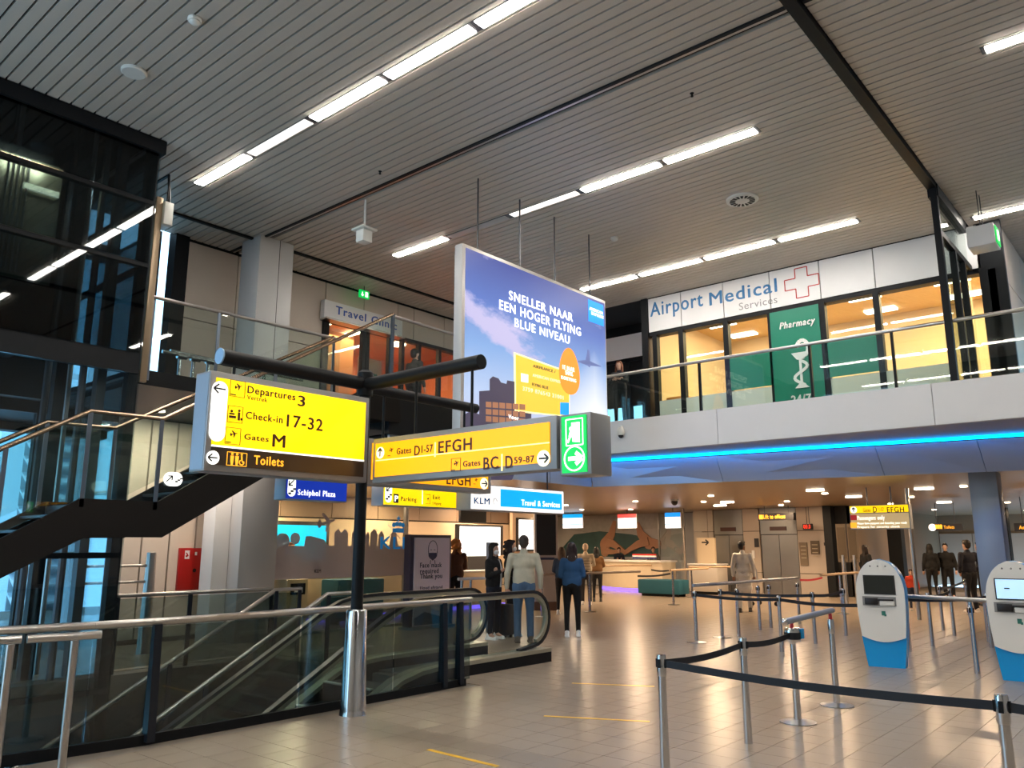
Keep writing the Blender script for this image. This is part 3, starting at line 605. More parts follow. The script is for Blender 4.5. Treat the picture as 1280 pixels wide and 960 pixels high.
# upper walkway railing, left
wr_ = thing('walkway_railing', 'glass railing with steel handrail along the upper walkway at left', 'railing', (6.8,11.3,ZF))
pr = lambda px_, py_: at(px_, py_, 'Y', 11.3)
x0 = 5.03; x1 = 8.5
railing(wr_, [(x0,5.25),(x1,5.28)], [(x0,ZF),(x1,ZF)], 11.3, 0, posts=[(pr(272,420).x,ZF,5.25),(x0+.08,ZF-.15,5.2)], m=M_STEEL)
ur = thing('upper_floor_railing', 'glass railing with steel handrail in front of the travel clinic', 'railing', (10.8,9.95,ZF))
p = at(490,393,'Y',9.95); q = at(570,421,'Y',9.95)
railing(ur, [(p.x,p.z-.03),(13.75,p.z-.08)], [(p.x,ZF),(13.75,ZF)], 9.95, 0, posts=[(p.x,ZF,p.z-.05),(10.4,ZF,p.z-.05),(12.1,ZF,p.z-.05)], m=M_STEEL)
# right balcony railing (runs along Y at X = 13.95)
br = thing('balcony_railing', 'long glass railing with steel handrail in front of the medical centre', 'railing', (13.95,4,ZF))
XB = 13.95
obj('handrail', MB().tube([(XB,9.9,5.2),(XB,-5,5.2)], .032, 12), M_STEEL, br)
yp = [9.85]+[at(a,470,'X',XB).y for a in (874,1014,1119)]+[1.6,.2,-1.2,-2.6,-4]
for y in yp: obj('baluster', MB().box((XB-.01,y-.02,ZF-.2),(XB+.05,y+.02,5.18)), M_BLACK, br)
for a, b in zip(yp[:-1], yp[1:]): obj('glass_panel', MB().box((XB-.015,b+.03,ZF-.1),(XB,a-.03,5.15)), M_GLASS, br)
# black partition frame at the end of the ceiling beam
pf = thing('glass_partition', 'black framed glass partition standing on the balcony below the ceiling beam', 'partition', (15,2.62,ZF))
for x in (13.78,14.75,15.45): obj('post', MB().box((x,2.6,ZF),(x+.1,2.7,7.46 if x < 14 else 6.65)), M_BLACK, pf)
obj('rail', MB().box((13.8,2.6,6.62),(16.1,2.7,6.72)), M_BLACK, pf); obj('top_rail', MB().box((13.8,2.58,7.3),(15.9,2.74,7.5)), M_BLACK, pf)
for a, b in ((13.88,14.75),(14.85,15.45),(15.55,16.05)): obj('pane', MB().box((a,2.64,ZF),(b,2.655,6.62)), M_GLASS, pf)
obj('pane', MB().box((13.88,2.64,6.72),(16.0,2.655,7.3)), M_GLASS, pf)
def ceiling_exit(name, c, w, label, m_face=M_SGRN):
    t = thing(name, label, 'sign', c); return t
e1 = thing('exit_sign_box', 'white box exit sign hanging beside the black partition at upper right', 'sign', (14.6,2.2,6.55))
obj('housing', MB().rbox((14.4,1.95,6.5),(14.85,2.35,6.85), .01), M_WHITE, e1); obj('green_face', MB().box((14.45,1.935,6.53),(14.8,1.952,6.82)), M_SGRN, e1)
obj('pictogram', MB().box((14.55,1.925,6.6),(14.68,1.937,6.76)), M_SWHT, e1)
for x in (14.5,14.75): obj('rod', MB().tube([(x,2.15,6.85),(x,2.15,7.5)], .008, 6), M_DSTEEL, e1)

# ================= STAIR WELL =================
MG = glass('well_glass', 'cfd9d7', 1.0)
wb_ = thing('well_balustrade', 'tinted glass balustrade with steel handrail along the near side of the stair well', 'railing', (4.8,7.1,0))
pts = [V(-1.0,8.0,1.0),V(.5,7.6,1.0),V(1.6,7.4,1.0),V(2.37,7.28,1.0),V(3.0,7.16,1.0),V(3.48,7.1,1.0),V(5,7.08,1.0),V(7.5,7.08,1.0)]
obj('handrail', MB().tube(pts[4:], .034, 12), M_STEEL, wb_); obj('handrail', MB().tube(pts[:5], .034, 12), M_STEEL, wb_)
obj('kerb', MB().strip([p-V(0,0,.97) for p in pts[:-1]]+[V(7.4,7.08,.03)], .05, .09, side=V(0,1,0)), M_BLACK, wb_)
for a, b in zip(pts[:-1], pts[1:]):
    n = max(1, round((b-a).length/1.55))
    for i in range(n):
        p = a.lerp(b, i/n+.01/n); q = a.lerp(b, (i+1)/n-.01/n); mb = MB(); mb.add([p-V(0,0,.04),q-V(0,0,.04),q-V(0,0,.94),p-V(0,0,.94),p-V(0,-.012,.04),q-V(0,-.012,.04),q-V(0,-.012,.94),p-V(0,-.012,.94)], [(0,1,2,3),(7,6,5,4),(0,4,5,1),(3,2,6,7),(0,3,7,4),(1,5,6,2)])
        obj('glass_panel', mb, MG, wb_)
dk = mat('navy_black_steel', (.012,.016,.026), .3, .3)
for x in (3.5,7.02,7.3): 
    mb = MB(); mb.prism([(7.02,0.02),(7.12,0.02),(7.1,.98),(7.05,.98)], 'x', x-.035, x+.035); obj('baluster', mb, dk, wb_)
# free-standing steel rail segments at bottom left
gr = thing('steel_guide_rail', 'short brushed steel rail on two posts at the bottom left of the stair well', 'railing', (2.45,6.5,0))
obj('handrail', MB().tube([(1.2,6.9,.99),(2.27,6.62,.99)], .03, 12), M_STEEL, gr); obj('handrail', MB().tube([(2.3,6.6,.99),(2.78,6.5,.99)], .03, 12), M_STEEL, gr)
for x, y in ((2.17,6.52),(2.56,6.42)): obj('post', MB().tube([(x,y,0.01),(x,y,.97)], .028, 12), M_STEEL, gr); obj('foot', MB().lathe([(.15,0),(.15,.012),(.03,.02)], (x,y,0), 20), M_STEEL, gr)
def bent_rail(name, label, y, pts, post_x, closed_foot=True):
    t = thing(name, label, 'railing', (pts[0][0], y, 0)); obj('handrail', MB().tube([(x,y,z) for x, z in pts], .028, 12), M_STEEL, t)
    for a, b in zip(pts[:-1], pts[1:]):
        obj('glass_panel', MB().add([(a[0],y,a[1]-.05),(b[0],y,b[1]-.05),(b[0],y,b[1]-.9),(a[0],y,a[1]-.9),(a[0],y+.012,a[1]-.05),(b[0],y+.012,b[1]-.05),(b[0],y+.012,b[1]-.9),(a[0],y+.012,a[1]-.9)],[(0,1,2,3),(7,6,5,4),(0,4,5,1),(3,2,6,7),(0,3,7,4),(1,5,6,2)]), MG, t)
    for x, z in post_x: obj('baluster', MB().box((x-.03,y-.03,z-1.0),(x+.03,y-.01,z-.02)), dk, t)
    return t
kk = .56
bent_rail('stair_handrail', 'bent steel handrail of the down stair, next to the escalator', 9.4, [(7.55,1.0),(7.05,1.0),(7.05-5,1.0-5*kk)], [(7.05,1.0),(7.5,1.0),(5.3,1-1.75*kk)])
bent_rail('stair_handrail', 'bent steel handrail of the down stair, next to the grey column', 10.9, [(7.65,1.0),(7.2,1.0),(7.2-5,1.0-5*kk)], [(7.2,1.0),(7.62,1.0),(5.6,1-1.6*kk)])
fb = thing('far_balustrade', 'dark glass balustrade with thin rail along the far edge of the stair well', 'railing', (6.1,11.15,0))
obj('handrail', MB().tube([(4.92,11.15,1.0),(7.3,11.15,1.0)], .028, 12), M_STEEL, fb)
for a, b in ((4.95,5.93),(5.97,7.28)): obj('glass_panel', MB().box((a,11.15,.06),(b,11.162,.96)), MG, fb)
for x in (4.93,5.95,7.28): obj('baluster', MB().box((x-.03,11.12,0),(x+.03,11.14,.98)), dk, fb)
# down stair
ds = thing('down_stair', 'dark stair going down between the two bent handrails', 'staircase', (6.8,10.1,0)); 
for i in range(24):
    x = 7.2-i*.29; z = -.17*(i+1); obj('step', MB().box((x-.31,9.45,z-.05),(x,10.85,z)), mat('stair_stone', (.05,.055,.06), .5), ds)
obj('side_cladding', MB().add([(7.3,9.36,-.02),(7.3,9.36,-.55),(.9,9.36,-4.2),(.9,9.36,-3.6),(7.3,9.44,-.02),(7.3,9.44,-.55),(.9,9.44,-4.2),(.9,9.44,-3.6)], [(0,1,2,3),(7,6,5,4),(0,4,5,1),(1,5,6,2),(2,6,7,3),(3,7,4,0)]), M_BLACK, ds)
# escalator
es = thing('escalator', 'escalator going down, black handrails and glass sides, beside the sign post', 'escalator', (9.3,8.2,0))
rub = mat('handrail_rubber', (.012,.012,.014), .35); trim = mat('escalator_trim', (.42,.40,.31), .3, .5)
def esc_side(y, xtip, outer):
    xc = xtip-.38; se = .56; xb = 6.95
    curve = [(xb+.12,.985),(xb-.15,.93),(xb-.45,.80)]
    path = [(xb-.45-4.6, .80-4.6*se)]+curve[::-1]+[(xb+.5,1.0),(xc,1.0)]+[(xc+.38*math.sin(t), .62+.38*math.cos(t)) for t in [R(a) for a in range(15,166,15)]]+[(xc-.02,.235),(xc-.3,.2)]
    obj('handrail', MB().strip([V(x,y,z) for x, z in path], .085, .04), rub, es)
    inner = [(x,z-.05) for x, z in path[:6]]+[(xc+.33*math.sin(t), .62+.33*math.cos(t)) for t in [R(a) for a in range(15,166,15)]]
    obj('handrail_guide', MB().strip([V(x,y,z) for x, z in inner], .06, .05), trim, es)
    foot = [(path[0][0],path[0][1]-.86),(xb-.9,-.31),(xb-.45,-.07),(xb,.06),(xb+.5,.14),(xc,.15)]
    top = [(x,z-.07) for x, z in path[:6]]; n = len(foot)
    # glass: between the guide and the deck
    deck = [(xb-.45-4.6,.80-4.6*se-.84),(xb-.45,.80-.86),(xb-.2,.06),(xb+.12,.13),(xb+.5,.16),(xc,.17)]
    gp = top+[(xc+.31*math.sin(t), .62+.31*math.cos(t)) for t in [R(a) for a in range(15,151,15)]]
    gl = [(x, z) for x, z in gp]+[(xc+.1,.17)]+deck[::-1]
    mb = MB()
    for (a, b, c_, d_) in zip(top[:-1], top[1:], deck[:-1], deck[1:]): mb.add([(a[0],y,a[1]),(b[0],y,b[1]),(d_[0],y,d_[1]),(c_[0],y,c_[1])], [(0,1,2,3)])
    fan = [(xc,.93)]+gp[6:]+[(xc+.1,.17),(xc,.17)]; mb.add([(x,y,z) for x, z in fan], [tuple(range(len(fan)))])
    obj('glass_side', mb, MG, es)
    obj('deck', MB().strip([V(x,y,z) for x, z in deck+[(xc+.3,.17)]], .26, .05), trim, es)
    sk = [(x, z-.03) for x, z in deck]+[(xc+.32,.14)]
    mb = MB()
    for a, b in zip(sk[:-1], sk[1:]): mb.prism([(a[0],a[1]),(b[0],b[1]),(b[0],min(b[1]-.45, 0) if b[0] < 7.3 else 0.002),(a[0],min(a[1]-.45, 0) if a[0] < 7.3 else .002)], 'y', y-.11, y+.11)
    obj('cladding', mb, M_BLACK, es)
esc_side(7.6, 9.72, True); esc_side(8.8, 9.66, False)
mb = MB().box((7.4,7.72,.002),(9.5,8.68,.02)); obj('landing_plate', mb, mat('ribbed_plate', (.25,.25,.25), .4, .8), es)
dk2 = mat('escalator_step', (.03,.03,.035), .45, .5); ye = mat('step_edge', (.8,.75,.62), .5)
for i in range(15):
    x = 6.9-i*.4; z = .0-i*.4*.56; 
    o = obj('step', MB().box((x-.42,7.74,z-.24),(x,8.66,z-.02)), dk2, es); obj('step_edge', MB().box((x-.42,7.74,z-.03),(x-.37,8.66,z-.008)), ye, o)
# ================= SIGN POST AND SIGNS =================
po = thing('sign_post', 'black sign post with polished steel sleeve standing beside the escalator', 'post', (5.41,6.72,0))
obj('sleeve', MB().lathe([(.14,0),(.135,.02),(.13,.05),(.105,1.0),(.09,1.02)], (5.41,6.72,0), 28), M_CHROME, po)
obj('pole', MB().lathe([(.062,1.0),(.06,3.5)], (5.41,6.72,0), 20), M_BLACK, po)
obj('joint', MB().lathe([(.085,3.25),(.085,3.5),(.05,3.53)], (5.41,6.72,0), 20), M_BLACK, po)
tA = at(290,455,'Y',6.72); tBp = at(600,461,'X',5.41); zt = 3.4
obj('arm', MB().tube([(tA.x-.12,6.72,3.38),(5.41,6.72,3.38)], .072, 18), M_BLACK, po); obj('arm', MB().tube([(5.41,6.72,3.37),(5.41,tBp.y-.02,3.37)], .072, 18), M_BLACK, po)
ca = obj('end_cap', MB().tube([(tA.x-.135,6.72,3.38),(tA.x-.12,6.72,3.38)], .076, 18), mat('blue_cap', (.25,.42,.62), .4), po, label='light blue end cap')
obj('arm', MB().tube([(5.45,6.80,3.36),(at(595,508,'Y',6.8).x,6.80,3.36)], .06, 16), M_BLACK, po)
for (x, y, z0) in ((5.41,tBp.y+.1,2.7),(5.41,5.9,2.7),(5.75,6.8,2.5),(7.05,6.8,2.5),(3.85,6.72,3.2),(5.0,6.72,3.2)): obj('rod', MB().tube([(x,y,z0),(x,y,3.36)], .014, 8), M_BLACK, po)
# --- sign A (yellow, along X)
yf = 6.60
A = Face('Y', yf, 1); a0 = A.uv((256,588)); a1 = A.uv((464,496)); u0, u1 = at(254,590,'Y',yf).x, at(462,497,'Y',yf).x; z0, z1 = 2.32, 3.20
z0 = at(254,588,'Y',yf).z; z1 = at(261,462,'Y',yf).z
sA = thing('direction_sign', 'large yellow lit sign to departures, check-in, gates M and toilets', 'sign', ((u0+u1)/2, yf+.12, z0))
obj('housing', MB().rbox((u0,yf,z0),(u1,yf+.26,z1), .008), M_GREYF, sA)
side = obj('end_panel', MB().box((u0-.004,yf+.02,z0+.02),(u0,yf+.24,z1-.02)), mat('pale_blue_metal', (.30,.36,.44), .4, .3), sA)
fb_ = at(256,578,'Y',yf); m_ = .055
zb = at(255,556,'Y',yf).z   # top of the brown strip
obj('yellow_face', MB().box((u0+m_,yf-.012,zb+.008),(u1-m_,yf,z1-.06)), M_YEL, sA); obj('brown_face', MB().box((u0+m_,yf-.012,z0+.055),(u1-m_,yf,zb-.008)), M_DBRN, sA); obj('divider', MB().box((u0+m_,yf-.014,zb-.008),(u1-m_,yf,zb+.008)), M_SWHT, sA)
A = Face('Y', yf-.012, 1)
a = A.uv((261,552)); b = A.uv((285,477)); A.pill('white_bar', A.uv((260,552))[0], A.uv((262,551))[1], A.uv((284,500))[0], A.uv((272,476))[1], M_SWHT, sA)
A.polys('arrow', arrow(A.uv((275,486)), .055, 180, .014), M_SBLK2, sA, .004, .007)
def picto(F_, par, c, s, kind, m=M_SBLK, frame=True):
    u, z = c; L = []
    if frame: q = [(u-s,z-s),(u+s,z-s),(u+s,z+s),(u-s,z+s)]; L += [line_poly(q[i], q[(i+1)%4], s*.05) for i in range(4)]
    if kind == 'plane': L += [plane_icon((u+.1*s, z+.25*s), .5*s, 20), line_poly((u-.9*s,z-.8*s),(u-.2*s,z-.8*s), s*.12)]
    if kind == 'checkin': L += [circle((u-.5*s,z+.35*s), .16*s, 10), line_poly((u-.8*s,z+.02*s),(u-.1*s,z+.02*s), s*.2), line_poly((u-.8*s,z-.35*s),(u+.1*s,z-.35*s), s*.3), circle((u+.5*s,z+.5*s), .16*s, 10), line_poly((u+.5*s,z+.3*s),(u+.5*s,z-.7*s), s*.28), line_poly((u+.75*s,z-.5*s),(u+.95*s,z-.5*s), s*.3)]
    if kind == 'toilets':
        for k_ in (-.65, 0): L += [circle((u+k_*s,z+.6*s), .16*s, 10), [(u+(k_-.22)*s,z+.38*s),(u+(k_+.22)*s,z+.38*s),(u+(k_+.2)*s,z-.2*s),(u+(k_+.1)*s,z-.8*s),(u+(k_-.1)*s,z-.8*s),(u+(k_-.2)*s,z-.2*s)]]
        c2 = (u+.65*s, z-.35*s); L += [line_poly((c2[0]+.3*s*math.cos(R(t)), c2[1]+.3*s*math.sin(R(t))), (c2[0]+.3*s*math.cos(R(t+30)), c2[1]+.3*s*math.sin(R(t+30))), s*.1) for t in range(120,390,30)]
        L += [circle((u+.6*s,z+.6*s), .13*s, 10), line_poly((u+.6*s,z+.45*s),(u+.65*s,z-.1*s), s*.16), line_poly((u+.65*s,z-.1*s),(u+.95*s,z-.5*s), s*.12)]
    F_.polys('pictogram', L, m, par, .0, .004)
for c, k_ in (((297,486),'plane'),((294,518),'checkin'),((291,545),'plane')): picto(A, sA, A.uv(c), .075, k_)
A.text('lettering', 'Departures', (309,491), (369,499), (309,482), M_SBLK, sA, .0); A.text('lettering', 'Vertrek', (308.5,499), (334,503), (308.5,493.5), M_SBLK, sA, -.01)
A.text('lettering', '3', (372,507), (381,508), (372,494), M_SBLK, sA, .01)
A.text('lettering', 'Check-in', (307,523), (353,528), (307,514), M_SBLK, sA, 0); A.text('lettering', '17-32', (358,533), (403,538), (358,518), M_SBLK, sA, .01)
A.text('lettering', 'Gates', (305,549), (335.5,554), (305,542), M_SBLK, sA, 0); A.text('lettering', 'M', (340,558), (356,560), (340,542.5), M_SBLK, sA, .01)
A.poly('white_disc', circle(A.uv((266,572)), .062), M_SWHT, sA); A.polys('arrow', arrow(A.uv((266,572)), .042, 180, .013), M_SBLK2, sA, .004, .007)
c = A.uv((296,574)); q = [(c[0]-.098,c[1]-.06),(c[0]+.098,c[1]-.06),(c[0]+.098,c[1]+.06),(c[0]-.098,c[1]+.06)]; A.polys('pictogram_frame', [line_poly(q[i], q[(i+1)%4], .006) for i in range(4)], M_ORG, sA)
picto(A, sA, c, .075, 'toilets', M_ORG, False); A.text('lettering', 'Toilets', (317,580), (354,584), (317,569), M_ORG, sA, .03)
# --- sign B (amber, along Y)
xf = 5.33; B = Face('X', xf, 1); y0 = at(466,577,'X',xf).y; y1 = at(696,560,'X',xf).y; zb0 = at(466,604,'X',xf).z; zb1 = at(466,549,'X',xf).z
sB = thing('gates_sign', 'long amber lit sign to gates D, EFGH and BC with white arrows', 'sign', (xf+.1,(y0+y1)/2,zb0))
obj('housing', MB().rbox((xf,y1,zb0),(xf+.2,y0,zb1), .008), M_GREYF, sB); obj('amber_face', MB().box((xf-.012,y1+.07,zb0+.06),(xf,y0-.05,zb1-.055)), M_AMB, sB)
B = Face('X', xf-.012, 1)
zm = B.uv((470,576))[1]; B.rect('divider', B.uv((470,577))[0], zm-.005, B.uv((687,559))[0], zm+.005, mat('sign_pale_line', (1,.85,.35), .5, emit=1.0), sB)
wd = mat('sign_white_disc', (1,.93,.7), .5, emit=1.0)
B.poly('white_disc', circle(B.uv((475.5,566)), .06), wd, sB); B.polys('arrow', arrow(B.uv((475.5,566)), .04, 90, .014), M_SBLK2, sB, .004, .007)
B.poly('white_disc', circle(B.uv((679.5,573)), .07), wd, sB); B.polys('arrow', arrow(B.uv((679.5,573)), .048, 0, .016), M_SBLK2, sB, .004, .007)
picto(B, sB, B.uv((489,564)), .055, 'plane', M_SBLK, False); picto(B, sB, B.uv((570,581)), .06, 'plane')
vb = mat('sign_pale_line', (1,.85,.35))
def trow(F_, par, items, m=M_SBLK):
    for s_, pl, pr_, pt, bd in items: F_.text('lettering', s_, pl, pr_, pt, m, par, bd)
trow(B, sB, (('Gates',(496,568),(514,566.5),(496,560.5),0),('D',(518,569.5),(525,569),(518,557.5),.01),('1-57',(527,566),(541,565),(527,557),.0),('EFGH',(548,566.5),(590,563),(548,552),.005),
 ('Gates',(579,583.5),(600.5,582),(579,576.5),0),('BC',(604.5,587),(623,586),(604.5,572),.01),('D',(632,585.5),(641,585),(632,570),.02),('59-87',(643,579.5),(668,578.5),(643,571.5),.0)))
for c, h in (((544,562),.07),((627.5,578),.075)): u, z = B.uv(c); B.rect('bar', u-.008, z-h, u+.008, z+h, vb, sB)
# --- exit box
xe0, xe1 = at(702,560,'X',xf).y, at(734,560,'X',xf).y; ze0, ze1 = at(702,592,'X',xf).z, at(702,522,'X',xf).z
sE = thing('exit_sign', 'green lit exit sign with white door and arrow at the end of the amber sign', 'sign', (xf+.13,(xe0+xe1)/2,ze0))
obj('housing', MB().rbox((xf,xe1-.04,ze0-.02),(xf+.3,xe0+.02,ze1+.02), .01), M_GREYF, sE); obj('green_face', MB().box((xf-.012,xe1+.0,ze0),(xf,xe0-.01,ze1)), M_SGRN, sE)
c = B.uv((718,540)); q = [(c[0]-.085,c[1]-.11),(c[0]+.085,c[1]-.11),(c[0]+.085,c[1]+.11),(c[0]-.085,c[1]+.11)]; B.polys('door_outline', [line_poly(q[i], q[(i+1)%4], .01) for i in range(4)], M_SWHT, sE)
B.polys('door', [[(c[0]-.02,c[1]-.08),(c[0]+.055,c[1]-.09),(c[0]+.055,c[1]+.08),(c[0]-.03,c[1]+.08)],circle((c[0]-.035,c[1]+.03), .018, 10),line_poly((c[0]-.03,c[1]+.01),(c[0]-.045,c[1]-.04),.03),line_poly((c[0]-.045,c[1]-.04),(c[0]-.07,c[1]-.085),.018)], M_SWHT, sE)
c = B.uv((718,573)); B.polys('ring', [line_poly((c[0]+.1*math.cos(R(t)),c[1]+.1*math.sin(R(t))),(c[0]+.1*math.cos(R(t+16)),c[1]+.1*math.sin(R(t+16))),.012) for t in range(0,360,15)], M_SWHT, sE); B.polys('arrow', arrow(c, .062, 0, .034), M_SWHT, sE)
# --- sign C behind the post
yc = 6.74; C_ = Face('Y', yc, 1); cx1 = at(614,600,'Y',yc).x; zc0 = at(614,617,'Y',yc).z
sC = thing('gates_sign', 'amber lit sign partly hidden behind the large gates sign, reading EFGH', 'sign', ((5.5+cx1)/2,yc+.1,zc0))
obj('housing', MB().rbox((5.5,yc,zc0),(cx1,yc+.2,zc0+.5), .008), M_GREYF, sC); obj('amber_face', MB().box((5.55,yc-.01,zc0+.055),(cx1-.07,yc,zc0+.45)), M_AMB, sC); C_ = Face('Y', yc-.01, 1)
trow(C_, sC, (('EFGH',(558,605),(588,610.5),(558,592),.005),)); C_.poly('white_disc', circle(C_.uv((605,604.5)), .07), wd, sC); C_.polys('arrow', arrow(C_.uv((605,604.5)), .048, 0, .016), M_SBLK2, sC, .004, .007); picto(C_, sC, C_.uv((595,601)), .05, 'plane', M_SBLK, False)
# --- hanging blue, yellow and white signs further back
def hang_sign(name, label, y, pxs, m_face, m_side=None, rods=True, thick=.25, fr_=.0, m_house=None):
    F_ = Face('Y', y, 1); l = at(pxs[0][0],pxs[0][1],'Y',y); r = at(pxs[1][0],pxs[1][1],'Y',y); zt_ = pxs[2] if isinstance(pxs[2], float) else at(*pxs[2],'Y',y).z
    t = thing(name, label, 'sign', ((l.x+r.x)/2, y+thick/2, l.z)); obj('housing', MB().rbox((l.x,y,l.z),(r.x,y+thick,zt_), .006), m_house or mat('pale_blue_metal', (.30,.36,.44)), t)
    obj('lit_face', MB().box((l.x+fr_+.01,y-.01,l.z+fr_+.015),(r.x-fr_-.01,y,zt_-fr_-.015)), m_face, t)
    if rods:
        for x in (l.x+.2, r.x-.2): obj('rod', MB().tube([(x,y+thick/2,zt_),(x,y+thick/2,3.0 if y > 10.1 else 3.5)], .015, 6), M_DSTEEL, t)
    return t, Face('Y', y-.01, 1), l, r, zt_
yS = 10.6
t, F_, l, r, z_ = hang_sign('plaza_sign', 'dark blue lit sign with stair pictogram reading Schiphol Plaza', yS, ((356,624),(433,628),(356,592)), M_SBLU, thick=.3)
F_.pill('white_bar', F_.uv((359,620))[0], F_.uv((362,620.5))[1], F_.uv((370,600))[0], F_.uv((362,596))[1], M_SWHT, t)
u, z = F_.uv((364.5,614)); F_.polys('stair_pictogram', [[(u-.06+.04*i,z-.05+.035*i),(u-.01+.04*i,z-.05+.035*i),(u-.01+.04*i,z-.02+.035*i),(u-.06+.04*i,z-.02+.035*i)] for i in range(3)], M_SBLK2, t, .004, .007)
F_.polys('arrow', arrow(F_.uv((364.5,603)), .06, 225, .018), M_SBLK2, t, .004, .007)
F_.text('lettering', 'Schiphol Plaza', (372,618.5), (419,621), (372,611.5), M_SWHT, t, .03)
yP = 10.2
t, F_, l, r, z_ = hang_sign('parking_sign', 'yellow lit sign with stair pictogram reading Parking and Exit', yP, ((478.5,631.5),(570,634),(478.5,600)), M_YEL, thick=.3)
F_.pill('white_bar', F_.uv((481,628))[0], F_.uv((484,628))[1], F_.uv((490,608))[0], F_.uv((484,602))[1], M_SWHT, t)
u, z = F_.uv((485.5,621)); F_.polys('stair_pictogram', [[(u-.06+.04*i,z-.05+.035*i),(u-.01+.04*i,z-.05+.035*i),(u-.01+.04*i,z-.02+.035*i),(u-.06+.04*i,z-.02+.035*i)] for i in range(3)], M_SBLK2, t, .004, .007)
F_.polys('arrow', arrow(F_.uv((485.5,611)), .05, 225, .018), M_SBLK2, t, .004, .007)
u, z = F_.uv((495,623)); F_.rect('black_square', u-.055, z-.075, u+.055, z+.075, M_SBLK2, t); F_.text('lettering', 'P', (493,626.5), (497.5,626.6), (493,619.5), M_SWHT, t, .03, d=.008)
F_.text('lettering', 'Parking', (501,626), (520.5,627), (501,620.5), M_SBLK, t, 0); F_.text('lettering', 'Exit', (541,624), (550,624.5), (541,618.5), M_SBLK, t, 0); F_.text('lettering', 'Uitgang', (540.5,630.5), (551.5,631), (540.5,627), M_SBLK, t, -.01)
u, z = F_.uv((528,620)); F_.rect('bar', u-.008, z-.14, u+.008, z+.14, M_SWHT, t)
u, z = F_.uv((535,624)); q = [(u-.06,z-.08),(u+.05,z-.08),(u+.05,z+.08),(u-.06,z+.08)]; F_.polys('pictogram', [line_poly(q[i], q[(i+1)%4], .008) for i in (0,1,2)]+arrow((u,z-.01), .03, 90, .01), M_SBLK, t)
yK = 10.0-.35
wt = mat('sign_white_box', (1,.97,.95), .5, emit=.85)
t, F_, l, r, z_ = hang_sign('travel_services_sign', 'white lit sign with light blue field reading KLM Travel & Services', yK, ((588,637),(704.5,641),(704.5,614)), wt, thick=.35, m_house=mat('grey_plastic', (.35,.35,.36), .5), rods=False)
u0_, z0_ = F_.uv((625.5,634)); u1_, z1_ = F_.uv((702,616.5)); F_.rect('blue_field', u0_, F_.uv((702,637.5))[1], u1_, F_.uv((702,617.5))[1], M_SKY, t)
kb = mat('klm_blue_text', (.0,.13,.45), .5); F_.text('lettering', 'KLM', (592.5,629.5), (612,630), (592.5,621.5), kb, t, .005); F_.text('lettering', 'Travel & Services', (651.5,631.5), (699.5,635), (651.5,624.5), M_SWHT, t, .03, d=.008)
F_.polys('swirl', [line_poly((F_.uv((619,627))[0]+.05*math.cos(R(a)), F_.uv((619,627))[1]+.06*math.sin(R(a))), (F_.uv((619,627))[0]+.05*math.cos(R(a+40)), F_.uv((619,627))[1]+.06*math.sin(R(a+40))), .012) for a in range(0,240,40)], mat('silver_print', (.6,.62,.65), .4), t)
for x in (l.x+.3, r.x-.3): obj('rod', MB().tube([(x,yK+.17,z_),(x,yK+.17,3.49)], .015, 6), M_DSTEEL, t)
